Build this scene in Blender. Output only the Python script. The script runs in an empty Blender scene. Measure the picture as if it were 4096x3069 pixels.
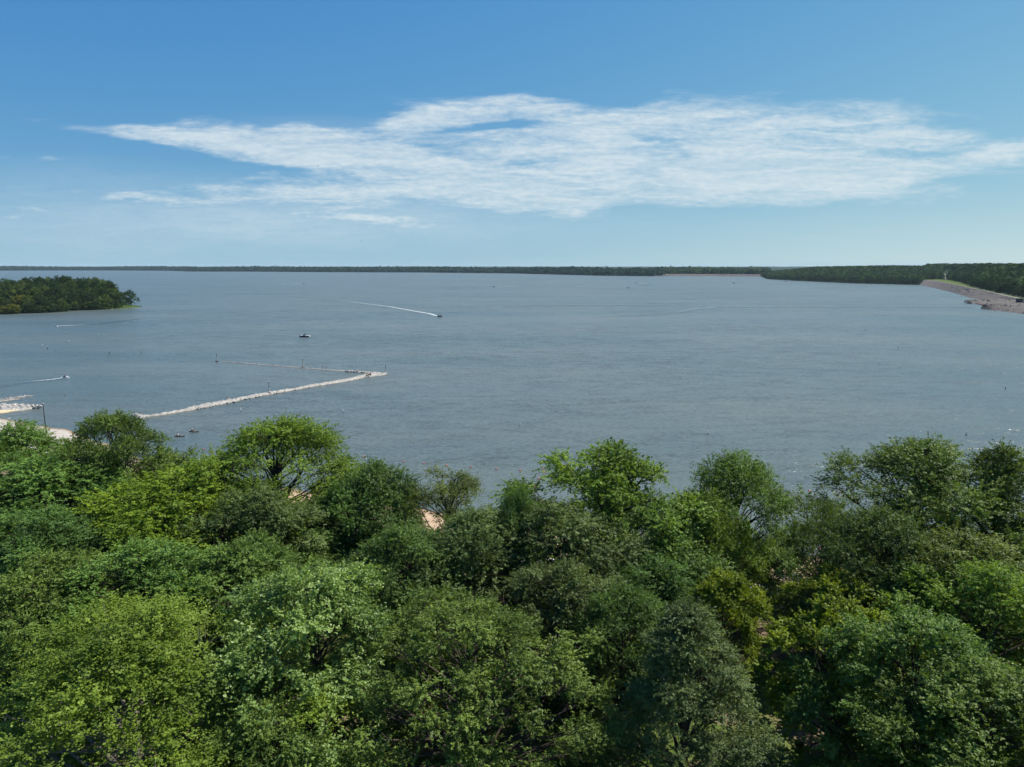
import bpy, math, random
import numpy as np
from mathutils import Vector, Matrix
R_ = math.radians
C = bpy.context.scene.collection
scn = bpy.context.scene

# ------------------------------------------------------------------ camera, sky, sun, exposure
CAM_H, PITCH, FPX = 48.0, R_(9.46), 2839.0        # drone height (m), tilt down, focal length in photo pixels
cam = bpy.data.cameras.new('camera'); cam.sensor_width = 36; cam.lens = 36 * FPX / 4096
cam.clip_start = 0.5; cam.clip_end = 60000
camo = bpy.data.objects.new('camera', cam); C.objects.link(camo)
camo.location = (0, 0, CAM_H); camo.rotation_euler = (R_(90) - PITCH, 0, 0)
scn.camera = camo

SUN_AZ, SUN_EL = R_(71), R_(54)                   # azimuth measured from +Y (view direction) towards +X
sl = bpy.data.lights.new('sun', 'SUN'); sl.energy = 5.0; sl.angle = R_(0.53); sl.color = (1.0, 0.95, 0.87)
so = bpy.data.objects.new('sun', sl); C.objects.link(so)
sd = Vector((math.sin(SUN_AZ) * math.cos(SUN_EL), math.cos(SUN_AZ) * math.cos(SUN_EL), math.sin(SUN_EL)))
so.rotation_euler = sd.to_track_quat('Z', 'Y').to_euler(); so.location = (100, 60, 300)

vs = scn.view_settings
vs.view_transform = 'Standard'; vs.look = 'None'; vs.exposure = 0.5; vs.gamma = 1.0; vs.use_curve_mapping = False
cy = scn.cycles
cy.max_bounces = 6; cy.diffuse_bounces = 3; cy.glossy_bounces = 2; cy.transmission_bounces = 3
cy.transparent_max_bounces = 8; cy.volume_bounces = 0
cy.use_adaptive_sampling = True; cy.adaptive_threshold = 0.015
cy.use_denoising = True; cy.denoiser = 'OPENIMAGEDENOISE'; cy.denoising_input_passes = 'RGB_ALBEDO_NORMAL'
cy.sample_clamp_indirect = 6.0

def ray(px, py):
    v = py - 1534.5
    return ((px - 2048.0), FPX * math.cos(PITCH) - v * math.sin(PITCH), -FPX * math.sin(PITCH) - v * math.cos(PITCH))
def G(px, py, z=0.0):
    """the point at height z that stands at this place of the photograph"""
    dx, dy, dz = ray(px, py); t = (z - CAM_H) / dz
    return Vector((dx * t, dy * t, z))
def PXM(p):
    """photo pixels per metre at a point"""
    return FPX / (Vector(p) - Vector((0, 0, CAM_H))).length

# ------------------------------------------------------------------ node helpers
class NT:
    def __init__(s, tree): s.t = tree; s.n = tree.nodes; s.l = tree.links
    def add(s, typ, **kw):
        n = s.n.new(typ)
        for k, v in kw.items(): setattr(n, k, v)
        return n
    def link(s, a, b): s.l.new(a, b)
    def val(s, sock, x):
        if hasattr(x, 'is_output'): s.l.new(x, sock)
        else: sock.default_value = x
    def math(s, op, a, b=0.0, c=0.0, clamp=False):
        n = s.add('ShaderNodeMath', operation=op, use_clamp=clamp)
        s.val(n.inputs[0], a); s.val(n.inputs[1], b); s.val(n.inputs[2], c)
        return n.outputs[0]
    def vmath(s, op, a, b=(0, 0, 0)):
        n = s.add('ShaderNodeVectorMath', operation=op)
        s.val(n.inputs[0], a); s.val(n.inputs[1], b)
        return n.outputs['Value'] if op in ('LENGTH', 'DOT_PRODUCT') else n.outputs[0]
    def mapping(s, vec, loc=(0, 0, 0), rot=(0, 0, 0), scale=(1, 1, 1), typ='POINT'):
        n = s.add('ShaderNodeMapping', vector_type=typ); s.l.new(vec, n.inputs[0])
        n.inputs[1].default_value = loc; n.inputs[2].default_value = rot; n.inputs[3].default_value = scale
        return n.outputs[0]
    def noise(s, vec, scale=1, detail=3, rough=.5, dist=0.0):
        n = s.add('ShaderNodeTexNoise'); s.l.new(vec, n.inputs['Vector'])
        n.inputs['Scale'].default_value = scale; n.inputs['Detail'].default_value = detail
        n.inputs['Roughness'].default_value = rough; n.inputs['Distortion'].default_value = dist
        return n
    def rng(s, x, a, b, c=0.0, d=1.0, smooth=False):
        n = s.add('ShaderNodeMapRange'); n.clamp = True
        if smooth: n.interpolation_type = 'SMOOTHSTEP'
        s.val(n.inputs[0], x)
        for i, q in enumerate((a, b, c, d)): s.val(n.inputs[i + 1], q)
        return n.outputs[0]
    def mix(s, f, a, b, typ='RGBA', blend='MIX'):
        n = s.add('ShaderNodeMix', data_type=typ)
        if typ == 'RGBA': n.blend_type = blend
        i = {'FLOAT': (0, 2, 3, 0), 'VECTOR': (0, 4, 5, 1), 'RGBA': (0, 6, 7, 2)}[typ]
        s.val(n.inputs[i[0]], f); s.val(n.inputs[i[1]], a); s.val(n.inputs[i[2]], b)
        return n.outputs[i[3]]
    def mixsh(s, f, a, b):
        n = s.add('ShaderNodeMixShader'); s.val(n.inputs[0], f); s.l.new(a, n.inputs[1]); s.l.new(b, n.inputs[2])
        return n.outputs[0]

# ------------------------------------------------------------------ world: Nishita sky with a sheet of high cloud
w = bpy.data.worlds.new('World'); scn.world = w; w.use_nodes = True
w.cycles.sampling_method = 'MANUAL'; w.cycles.sample_map_resolution = 512
N = NT(w.node_tree); N.n.clear()
sky = N.add('ShaderNodeTexSky', sky_type='NISHITA'); sky.sun_disc = False
sky.sun_elevation = SUN_EL; sky.sun_rotation = SUN_AZ
sky.altitude = 200; sky.air_density = 1.0; sky.dust_density = 0.08; sky.ozone_density = 2.0
bg = N.add('ShaderNodeBackground'); bg.inputs[1].default_value = 0.086
hs = N.add('ShaderNodeHueSaturation'); hs.inputs['Saturation'].default_value = 1.0
N.link(sky.outputs[0], hs.inputs['Color'])
sc_ = N.add('ShaderNodeSeparateColor'); N.link(hs.outputs[0], sc_.inputs[0]); cc_ = N.add('ShaderNodeCombineColor')
for i_, (a_, p_) in enumerate(((1.95, 1.85), (.95, 1.02), (.715, .32))):      # deepens the blue of clear air, evenly over the whole sky
    N.link(N.math('MULTIPLY', N.math('POWER', sc_.outputs[i_], p_), a_ * .12 ** (p_ - 1)), cc_.inputs[i_])
N.link(cc_.outputs[0], bg.inputs[0])
tc = N.add('ShaderNodeTexCoord')
N.link(N.vmath('NORMALIZE', N.vmath('ADD', N.vmath('MULTIPLY', tc.outputs['Generated'], (1, 1, .8)), (0, 0, .13))), sky.inputs[0])
sp = N.add('ShaderNodeSeparateXYZ'); N.link(tc.outputs['Generated'], sp.inputs[0])
ysafe = N.math('MAXIMUM', sp.outputs[1], 0.05)
cb = N.add('ShaderNodeCombineXYZ')
N.link(N.math('DIVIDE', sp.outputs[0], ysafe), cb.inputs[0]); N.link(N.math('DIVIDE', sp.outputs[2], ysafe), cb.inputs[1])
P0 = cb.outputs[0]
def cpt(px, py):
    d = ray(px, py); return d[0] / d[1], d[2] / d[1]
nz = N.noise(N.mapping(P0, scale=(5, 22, 1)), 1.0, 5, .6)
P1 = N.vmath('ADD', P0, N.vmath('MULTIPLY', N.vmath('SUBTRACT', nz.outputs['Color'], (.5, .5, .5)), (.16, .032, 0)))
# strokes of cloud: centre x, y, half length, half thickness (photo pixels), tilt, weight
STROKES = [(2950, 570, 930, 170, -.01, 1.25), (2150, 560, 420, 90, .02, .7), (2450, 715, 1150, 112, -.02, 1.0), (3230, 725, 640, 95, -.03, 1.0),
           (1750, 690, 760, 95, .17, 1.0), (1250, 590, 520, 70, .13, .75), (620, 540, 520, 36, .10, .95), (1000, 590, 420, 40, .13, .8),
           (1450, 540, 520, 110, -.08, .62), (1050, 530, 520, 50, .02, .45),
           (1830, 455, 400, 62, -.12, 1.05), (2080, 420, 260, 40, -.05, .6), (3620, 540, 280, 40, .03, .6),
           (3850, 650, 420, 42, -.10, .7), (4100, 600, 260, 36, -.06, .8), (3500, 450, 330, 40, -.12, .45),
           (2450, 470, 420, 75, -.15, .55), (3480, 800, 600, 40, -.03, .45), (3900, 695, 260, 18, -.03, .5),
           (700, 770, 720, 40, .02, .68), (1300, 750, 460, 44, .05, .6), (1550, 840, 850, 85, .02, .66), (450, 880, 1100, 120, 0, .34), (1100, 700, 240, 26, .03, .42),
           (100, 645, 260, 18, .02, .3), (1700, 900, 900, 40, .01, .22),
           (1680, 590, 240, 18, .12, -.3), (2030, 512, 270, 22, -.05, -1.15), (2130, 640, 160, 10, -.02, -.5), (2600, 560, 160, 9, -.02, -.5), (2700, 620, 180, 10, -.03, -.6), (1900, 700, 180, 9, .02, -.5)]
acc = None
for (cx, cyy, rx, ry, tilt, wt) in STROKES:
    u, v = cpt(cx, cyy)
    m = N.mapping(P1, loc=(u, v, 0), rot=(0, 0, -tilt), scale=(rx / 2800, ry / 2800, 1), typ='TEXTURE')
    s_ = N.rng(N.vmath('LENGTH', m), 1.3, 0.35, 0.0, wt, smooth=True)
    acc = s_ if acc is None else N.math('ADD', acc, s_)
n1 = N.noise(N.mapping(P0, loc=(3, 1, 0), scale=(7, 34, 1)), 1.0, 8, .64, .35)
n2 = N.noise(N.mapping(P0, rot=(0, 0, .12), scale=(70, 210, 1)), 1.0, 4, .6)
n3 = N.noise(N.mapping(P1, loc=(9, 2, 0), rot=(0, 0, .03), scale=(9, 75, 1)), 1.0, 6, .62, .5)
tex = N.math('ADD', N.math('MULTIPLY', N.rng(n3.outputs[0], .36, .61), .62), N.math('MULTIPLY', N.rng(n2.outputs[0], .32, .66), .38))
core = N.rng(N.math('ADD', acc, N.math('MULTIPLY', N.math('SUBTRACT', n1.outputs[0], .5), 3.3)), .15, 1.4, 0, 1, smooth=True)
dens = N.math('MULTIPLY', core, N.mix(N.rng(acc, .7, 2.4), N.math('ADD', N.math('MULTIPLY', tex, .85), .08), N.math('ADD', N.math('MULTIPLY', tex, .48), .40), 'FLOAT'))
dens = N.math('MULTIPLY', dens, N.rng(acc, 0.02, .3, 0, 1))
dens = N.math('MULTIPLY', dens, N.rng(sp.outputs[1], .1, .3, 0, 1))
veil = None
for (cx, cyy, rx, ry, wt) in ((500, 900, 1500, 170, .30), (1500, 880, 1100, 120, .28), (300, 720, 900, 90, .12), (3400, 930, 1500, 120, .10), (1250, 520, 600, 60, .16)):
    u, v = cpt(cx, cyy); m = N.mapping(P1, loc=(u, v, 0), scale=(rx / 2800, ry / 2800, 1), typ='TEXTURE'); s_ = N.rng(N.vmath('LENGTH', m), 1.3, 0.0, 0.0, wt, smooth=True)
    veil = s_ if veil is None else N.math('ADD', veil, s_)
veil = N.math('MULTIPLY', veil, N.math('MULTIPLY', N.math('ADD', N.math('MULTIPLY', tex, .5), .6), N.rng(sp.outputs[1], .1, .3, 0, 1)))
dens = N.math('MAXIMUM', dens, veil)
cbg = N.add('ShaderNodeBackground'); cbg.inputs[0].default_value = (.80, .91, .96, 1); cbg.inputs[1].default_value = .62
wo = N.add('ShaderNodeOutputWorld'); N.link(N.mixsh(dens, bg.outputs[0], cbg.outputs[0]), wo.inputs[0])

# ------------------------------------------------------------------ object helpers
MATS = {}
def newmat(name):
    m = bpy.data.materials.new(name); m.use_nodes = True; t = NT(m.node_tree); t.n.clear()
    o = t.add('ShaderNodeOutputMaterial'); MATS[name] = m
    return m, t, o
def pmat(name, col, rough=.7, spec=.3, var=.18, scale=3.0, metal=0.0, bump=0.0, col2=None, detail=4):
    m, t, o = newmat(name)
    b = t.add('ShaderNodeBsdfPrincipled'); b.inputs['Roughness'].default_value = rough
    b.inputs['Specular IOR Level'].default_value = spec; b.inputs['Metallic'].default_value = metal
    tcn = t.add('ShaderNodeTexCoord'); n = t.noise(tcn.outputs['Object'], scale, detail, .6)
    a = tuple(c * (1 - var) for c in col) + (1,); d = (tuple(min(1, c * (1 + var)) for c in col) if col2 is None else col2) + (1,)
    t.link(t.mix(t.rng(n.outputs[0], .3, .7), a, d), b.inputs['Base Color'])
    if bump:
        bp = t.add('ShaderNodeBump'); bp.inputs['Strength'].default_value = bump; bp.inputs['Distance'].default_value = .1
        t.link(n.outputs[0], bp.inputs['Height']); t.link(bp.outputs[0], b.inputs['Normal'])
    t.link(b.outputs[0], o.inputs[0])
    return m

def mesh_obj(name, verts, faces, mat=None, parent=None, smooth=False, fmats=None):
    me = bpy.data.meshes.new(name); me.from_pydata([tuple(v) for v in verts], [], faces); me.update()
    if mat is not None:
        for m in (mat if isinstance(mat, (list, tuple)) else [mat]): me.materials.append(m)
    if fmats is not None: me.polygons.foreach_set('material_index', fmats)
    if smooth: me.polygons.foreach_set('use_smooth', [True] * len(me.polygons))
    o = bpy.data.objects.new(name, me); C.objects.link(o)
    if parent is not None: o.parent = parent
    return o
def tag(o, label=None, cat=None, group=None, kind=None):
    if label: o['label'] = label
    if cat: o['category'] = cat
    if group: o['group'] = group
    if kind: o['kind'] = kind
    return o
def empty(name, loc=(0, 0, 0), rz=0.0, label=None, cat=None, group=None):
    o = bpy.data.objects.new(name, None); C.objects.link(o); o.location = loc; o.rotation_euler = (0, 0, rz)
    o.empty_display_size = .3
    return tag(o, label, cat, group)
def copy_tree(o, parent=None):
    c = o.copy(); C.objects.link(c); c.parent = parent
    for ch in list(o.children): copy_tree(ch, c)
    return c

class MB:
    """collects simple shapes into one mesh"""
    def __init__(s): s.v = []; s.f = []
    def add(s, v, f):
        k = len(s.v); s.v += [Vector(q) for q in v]; s.f += [tuple(i + k for i in q) for q in f]; return s
    def box(s, c, d, rz=0.0, taper=1.0, rx=0.0):
        x, y, z = d[0] / 2, d[1] / 2, d[2] / 2; M = Matrix.Rotation(rz, 3, 'Z') @ Matrix.Rotation(rx, 3, 'X'); v = []
        for sz in (-1, 1):
            k = taper if sz > 0 else 1
            for sx, sy in ((-1, -1), (1, -1), (1, 1), (-1, 1)): v.append(M @ Vector((sx * x * k, sy * y * k, sz * z)) + Vector(c))
        return s.add(v, [(3, 2, 1, 0), (4, 5, 6, 7), (0, 1, 5, 4), (1, 2, 6, 5), (2, 3, 7, 6), (3, 0, 4, 7)])
    def tube(s, pts, rad, n=6, cap=True):
        pts = [Vector(p) for p in pts]; rad = [rad] * len(pts) if not hasattr(rad, '__len__') else rad
        v = []; f = []
        for i, p in enumerate(pts):
            d = (pts[min(i + 1, len(pts) - 1)] - pts[max(i - 1, 0)]).normalized()
            a = d.orthogonal().normalized() if abs(d.z) > .95 else d.cross(Vector((0, 0, 1))).normalized()
            b = d.cross(a)
            for k in range(n):
                t = 2 * math.pi * k / n; v.append(p + (a * math.cos(t) + b * math.sin(t)) * rad[i])
        for i in range(len(pts) - 1):
            for k in range(n):
                f.append((i * n + k, i * n + (k + 1) % n, (i + 1) * n + (k + 1) % n, (i + 1) * n + k))
        if cap: f.append(tuple(range(n - 1, -1, -1))); f.append(tuple(range((len(pts) - 1) * n, len(pts) * n)))
        return s.add(v, f)
    def lathe(s, prof, c=(0, 0, 0), n=12, axis='Z'):
        v = []; f = []
        for r, z in prof:
            for k in range(n):
                t = 2 * math.pi * k / n; q = (r * math.cos(t), r * math.sin(t), z)
                if axis == 'X': q = (z, r * math.cos(t), r * math.sin(t))
                v.append(Vector(q) + Vector(c))
        for i in range(len(prof) - 1):
            for k in range(n): f.append((i * n + k, i * n + (k + 1) % n, (i + 1) * n + (k + 1) % n, (i + 1) * n + k))
        f.append(tuple(range(n - 1, -1, -1))); f.append(tuple(range((len(prof) - 1) * n, len(prof) * n)))
        return s.add(v, f)
    def build(s, name, mat, parent=None, smooth=False): return mesh_obj(name, s.v, s.f, mat, parent, smooth)

def sstep(x, a, b):
    t = np.clip((np.asarray(x, float) - a) / (b - a), 0, 1); return t * t * (3 - 2 * t)

# ------------------------------------------------------------------ materials of the setting
def leafmat(name, dark, light, trans=.36, rough=.5, spec=.22):
    m, t, o = newmat(name)
    at = t.add('ShaderNodeAttribute'); at.attribute_name = 'tint'
    oi = t.add('ShaderNodeObjectInfo')
    col = t.mix(at.outputs['Fac'], dark + (1,), light + (1,))
    hsv = t.add('ShaderNodeHueSaturation'); t.link(col, hsv.inputs['Color'])
    t.link(t.math('ADD', t.math('MULTIPLY', oi.outputs['Random'], .02), .49), hsv.inputs['Hue'])
    t.link(t.math('ADD', t.math('MULTIPLY', oi.outputs['Random'], .24), .88), hsv.inputs['Value'])
    b = t.add('ShaderNodeBsdfPrincipled'); t.link(hsv.outputs[0], b.inputs['Base Color'])
    b.inputs['Roughness'].default_value = rough; b.inputs['Specular IOR Level'].default_value = spec
    tr = t.add('ShaderNodeBsdfTranslucent'); t.link(t.mix(1.0, hsv.outputs[0], (1.25, 1.2, .5, 1), blend='MULTIPLY'), tr.inputs[0])
    t.link(t.mixsh(trans, b.outputs[0], tr.outputs[0]), o.inputs[0])
    return m
LM = dict(
    olive=leafmat('leaf_olive', (0.040, 0.070, 0.011), (0.233, 0.310, 0.063)),
    bright=leafmat('leaf_bright', (0.048, 0.097, 0.010), (0.278, 0.403, 0.055), trans=.42),
    yellow=leafmat('leaf_yellow', (0.057, 0.106, 0.008), (0.325, 0.412, 0.039), trans=.42),
    mid=leafmat('leaf_mid', (0.034, 0.078, 0.013), (0.211, 0.329, 0.065)),
    deep=leafmat('leaf_deep', (0.028, 0.065, 0.013), (0.170, 0.270, 0.060)),
    grey=leafmat('leaf_grey', (0.038, 0.071, 0.020), (0.211, 0.295, 0.088)),
    blue=leafmat('leaf_blue', (0.038, 0.071, 0.024), (0.206, 0.284, 0.091)),
    pale=leafmat('leaf_pale', (0.046, 0.097, 0.015), (0.320, 0.423, 0.110), spec=.4, rough=.42),
    rust=leafmat('leaf_rust', (0.060, 0.084, 0.010), (0.269, 0.285, 0.037), trans=.38),
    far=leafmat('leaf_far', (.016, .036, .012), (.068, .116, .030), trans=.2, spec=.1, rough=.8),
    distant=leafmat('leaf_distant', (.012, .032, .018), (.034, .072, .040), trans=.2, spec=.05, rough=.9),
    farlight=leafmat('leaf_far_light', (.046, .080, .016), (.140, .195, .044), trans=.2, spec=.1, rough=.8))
bark = pmat('bark', (.060, .048, .038), .95, .1, .35, 6, bump=.6)
barkpale = pmat('bark_pale', (.15, .13, .11), .95, .1, .35, 6, bump=.6)

def sandmat(name, c1, c2, wet, sc=.6):
    m, t, o = newmat(name)
    b = t.add('ShaderNodeBsdfPrincipled'); b.inputs['Roughness'].default_value = .95; b.inputs['Specular IOR Level'].default_value = .1
    g = t.add('ShaderNodeNewGeometry'); s = t.add('ShaderNodeSeparateXYZ'); t.link(g.outputs['Position'], s.inputs[0])
    n = t.noise(g.outputs['Position'], sc, 6, .62); n2 = t.noise(g.outputs['Position'], sc * 9, 4, .7)
    f = t.math('ADD', t.math('MULTIPLY', n.outputs[0], .7), t.math('MULTIPLY', n2.outputs[0], .3))
    dry = t.mix(t.rng(f, .36, .62), c1 + (1,), c2 + (1,))
    wetf = t.rng(t.math('ADD', s.outputs[2], t.math('MULTIPLY', t.math('SUBTRACT', n.outputs[0], .5), .25)), .05, .22, 1, 0)
    if name == 'beach_sand': dry = t.mix(t.rng(s.outputs[0], -118, -75, 1, 0), dry, t.mix(t.rng(f, .36, .62), (.34, .30, .25, 1), (.44, .40, .34, 1)))
    t.link(t.mix(wetf, dry, wet + (1,)), b.inputs['Base Color'])
    bp = t.add('ShaderNodeBump'); bp.inputs['Strength'].default_value = .5; bp.inputs['Distance'].default_value = .12
    t.link(f, bp.inputs['Height']); t.link(bp.outputs[0], b.inputs['Normal'])
    t.link(b.outputs[0], o.inputs[0]); return m
m_sand = sandmat('beach_sand', (.36, .25, .155), (.46, .335, .22), (.22, .15, .09))
m_gravel = sandmat('pale_gravel', (.20, .185, .16), (.42, .40, .36), (.15, .13, .10), 1.1)
m_yell = sandmat('yellow_sand', (.50, .40, .24), (.58, .48, .31), (.28, .21, .11))
def groundmat():
    m, t, o = newmat('park_grass')
    b = t.add('ShaderNodeBsdfPrincipled'); b.inputs['Roughness'].default_value = 1; b.inputs['Specular IOR Level'].default_value = .05
    g = t.add('ShaderNodeNewGeometry')
    n = t.noise(g.outputs['Position'], .16, 5, .6); n2 = t.noise(g.outputs['Position'], 2.4, 6, .75); n3 = t.noise(t.mapping(g.outputs['Position'], loc=(7, 4, 0)), .09, 4, .6)
    gr = t.mix(t.rng(n2.outputs[0], .3, .7), (.045, .085, .016, 1), (.120, .165, .036, 1))
    gr = t.mix(t.rng(n.outputs[0], .48, .70), gr, (.150, .155, .055, 1))
    soil = t.mix(t.rng(n2.outputs[0], .3, .7), (.15, .105, .07, 1), (.29, .215, .15, 1))
    t.link(t.mix(t.rng(n3.outputs[0], .52, .60), gr, soil), b.inputs['Base Color'])
    bp = t.add('ShaderNodeBump'); bp.inputs['Strength'].default_value = .8; bp.inputs['Distance'].default_value = .15
    t.link(n2.outputs[0], bp.inputs['Height']); t.link(bp.outputs[0], b.inputs['Normal'])
    t.link(b.outputs[0], o.inputs[0]); return m
m_grass = groundmat()
m_fargrass = pmat('far_grass', (.085, .115, .030), 1, .05, .3, .08)
m_island = pmat('island_grass', (.048, .080, .018), 1, .05, .35, .05)
m_woodfloor = pmat('woodland_floor', (.020, .038, .018), 1, .05, .4, .05)
m_conc = pmat('concrete', (.46, .43, .39), .9, .2, .12, .8, bump=.15)
m_road = pmat('pale_road', (.36, .34, .31), .9, .2, .12, .2)
m_track = pmat('grey_track', (.20, .185, .165), .95, .1, .2, .2)
m_rock = pmat('limestone_rock', (.20, .185, .165), .95, .15, .3, .9, bump=.5, col2=(.50, .48, .44))
m_darkrock = pmat('brown_rock', (.10, .085, .07), .95, .15, .55, .45, bump=.6, col2=(.22, .19, .165))
def riprapmat():
    m, t, o = newmat('riprap')
    b = t.add('ShaderNodeBsdfPrincipled'); b.inputs['Roughness'].default_value = 1; b.inputs['Specular IOR Level'].default_value = .05
    g = t.add('ShaderNodeNewGeometry')
    vo = t.add('ShaderNodeTexVoronoi'); t.link(g.outputs['Position'], vo.inputs['Vector']); vo.inputs['Scale'].default_value = .55
    n = t.noise(g.outputs['Position'], .035, 5, .65)
    c = t.mix(vo.outputs['Color'], (.062, .056, .050, 1), (.19, .174, .158, 1))
    t.link(t.mix(t.rng(n.outputs[0], .35, .65), c, t.mix(.5, c, (.135, .122, .110, 1))), b.inputs['Base Color'])
    bp = t.add('ShaderNodeBump'); bp.inputs['Strength'].default_value = 1; bp.inputs['Distance'].default_value = .6
    t.link(vo.outputs['Distance'], bp.inputs['Height']); bp.invert = True; t.link(bp.outputs[0], b.inputs['Normal'])
    t.link(b.outputs[0], o.inputs[0]); return m
m_riprap = riprapmat()
def watermat(name, amp=1.0, slick=False):
    m, t, o = newmat(name)
    g = t.add('ShaderNodeNewGeometry'); p = g.outputs['Position']
    a = t.noise(t.mapping(p, rot=(0, 0, .10), scale=(.75, 2.0, 1)), 1.0, 4, .6, .6)
    bb = t.noise(t.mapping(p, rot=(0, 0, -.16), scale=(.085, .22, 1)), 1.0, 3, .5)
    st = t.noise(t.mapping(p, rot=(0, 0, .05), scale=(.0016, .0085, 1)), 1.0, 5, .6, .4)
    k = t.rng(st.outputs[0], .33, .60, .38, 1.25)
    va = t.vmath('MULTIPLY', t.vmath('SUBTRACT', a.outputs['Color'], (.5, .5, .5)), (1.25 * amp, 2.1 * amp, 0))
    vb = t.vmath('MULTIPLY', t.vmath('SUBTRACT', bb.outputs['Color'], (.5, .5, .5)), (.40 * amp, .76 * amp, 0))
    cn = t.noise(t.mapping(p, rot=(0, 0, .2), scale=(.018, .055, 1)), 1.0, 3, .6)
    vb = t.vmath('ADD', vb, t.vmath('MULTIPLY', t.vmath('SUBTRACT', cn.outputs['Color'], (.5, .5, .5)), (.10 * amp, .24 * amp, 0)))
    sc = t.add('ShaderNodeVectorMath', operation='SCALE'); t.link(t.vmath('ADD', va, vb), sc.inputs[0]); t.link(k, sc.inputs['Scale'])
    nrm = t.vmath('NORMALIZE', t.vmath('ADD', sc.outputs[0], (0, 0, 1)))
    b = t.add('ShaderNodeBsdfPrincipled'); t.link(nrm, b.inputs['Normal'])
    tn = t.noise(t.mapping(p, scale=(.004, .012, 1)), 1.0, 4, .55)
    t.link(t.mix(t.rng(tn.outputs[0], .35, .65), (.072, .099, .096, 1), (.104, .123, .111, 1)), b.inputs['Base Color'])
    b.inputs['Roughness'].default_value = .08 if slick else .30; b.inputs['IOR'].default_value = 1.33
    if slick:
        at = t.add('ShaderNodeAttribute'); at.attribute_name = 'tint'; tr = t.add('ShaderNodeBsdfTransparent')
        t.link(t.mixsh(at.outputs['Fac'], tr.outputs[0], b.outputs[0]), o.inputs[0])
    else: t.link(b.outputs[0], o.inputs[0])
    return m
m_water = watermat('lake_water'); m_slick = watermat('smooth_water', .16, True)
def foammat():
    m, t, o = newmat('wake_foam')
    g = t.add('ShaderNodeNewGeometry'); at = t.add('ShaderNodeAttribute'); at.attribute_name = 'tint'
    n = t.noise(g.outputs['Position'], .9, 5, .7)
    f = t.rng(t.math('ADD', at.outputs['Fac'], t.math('MULTIPLY', t.math('SUBTRACT', n.outputs[0], .5), 1.3)), .25, .85, 0, 1)
    f = t.math('MULTIPLY', f, t.rng(at.outputs['Fac'], 0, .12, 0, 1))
    d = t.add('ShaderNodeBsdfDiffuse'); d.inputs[0].default_value = (.74, .78, .78, 1); tr = t.add('ShaderNodeBsdfTransparent')
    t.link(t.mixsh(f, tr.outputs[0], d.outputs[0]), o.inputs[0]); return m
m_foam = foammat()

# ------------------------------------------------------------------ the lake and the near shore
SHX = [-420, -260, -200, -162, -134, -110, -85, -55, -20, 0, 38, 80, 140, 420]
SHY = [246, 240, 231, 220, 206, 188, 166, 151, 136, 128, 116, 108, 99, 60]
def ys(x): return np.interp(x, SHX, SHY) + .7 * np.sin(np.asarray(x) * .23) + .4 * np.sin(np.asarray(x) * .61)
def gz(x, y):
    t = ys(x) - y
    z = np.interp(t, [-14, 0, 12, 17, 22, 60, 200], [-1.7, 0, 1.05, 1.35, 1.5, 2.5, 3.4])
    return z + .05 * np.sin(x * .7 + y * .4) * np.clip((t + 3) / 20, 0, 1)
def strip(name, t0, t1, nt, mat, dz=0.0, x0=-420, x1=420, nx=360, **kw):
    xs = np.linspace(x0, x1, nx); ts = np.linspace(0, 1, nt) ** kw.get('p', 1) * (t1 - t0) + t0
    X, T = np.meshgrid(xs, ts); Y = ys(X) - T; Z = gz(X, Y) + dz
    v = np.stack([X, Y, Z], -1).reshape(-1, 3)
    f = [(j * nx + i, j * nx + i + 1, (j + 1) * nx + i + 1, (j + 1) * nx + i) for j in range(nt - 1) for i in range(nx - 1)]
    f = [q[::-1] for q in f]
    return mesh_obj(name, v, f, mat, smooth=True)
water = mesh_obj('lake_water', [(-16000, -20, 0), (16000, -20, 0), (16000, 16000, 0), (-16000, 16000, 0)], [(0, 1, 2, 3)], m_water)
tag(water, 'blue grey lake water with small wind ripples', kind='structure')
tag(strip('beach', -14, 17, 26, m_sand), 'tan sand beach along the lake edge behind the trees', kind='structure')
tag(strip('ground', 17, 420, 60, m_grass, p=1.6), 'grass and bare soil under the park trees', kind='structure')
tag(strip('path', 18.2, 21.2, 3, m_conc, dz=.02), 'pale concrete path between the beach and the grass', kind='structure')
tag(mesh_obj('lake_bed', [(-16000, -400, -2.2), (16000, -400, -2.2), (16000, 16000, -2.2), (-16000, 16000, -2.2)], [(0, 1, 2, 3)], m_woodfloor), 'lake bed under the water', kind='structure')

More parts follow.
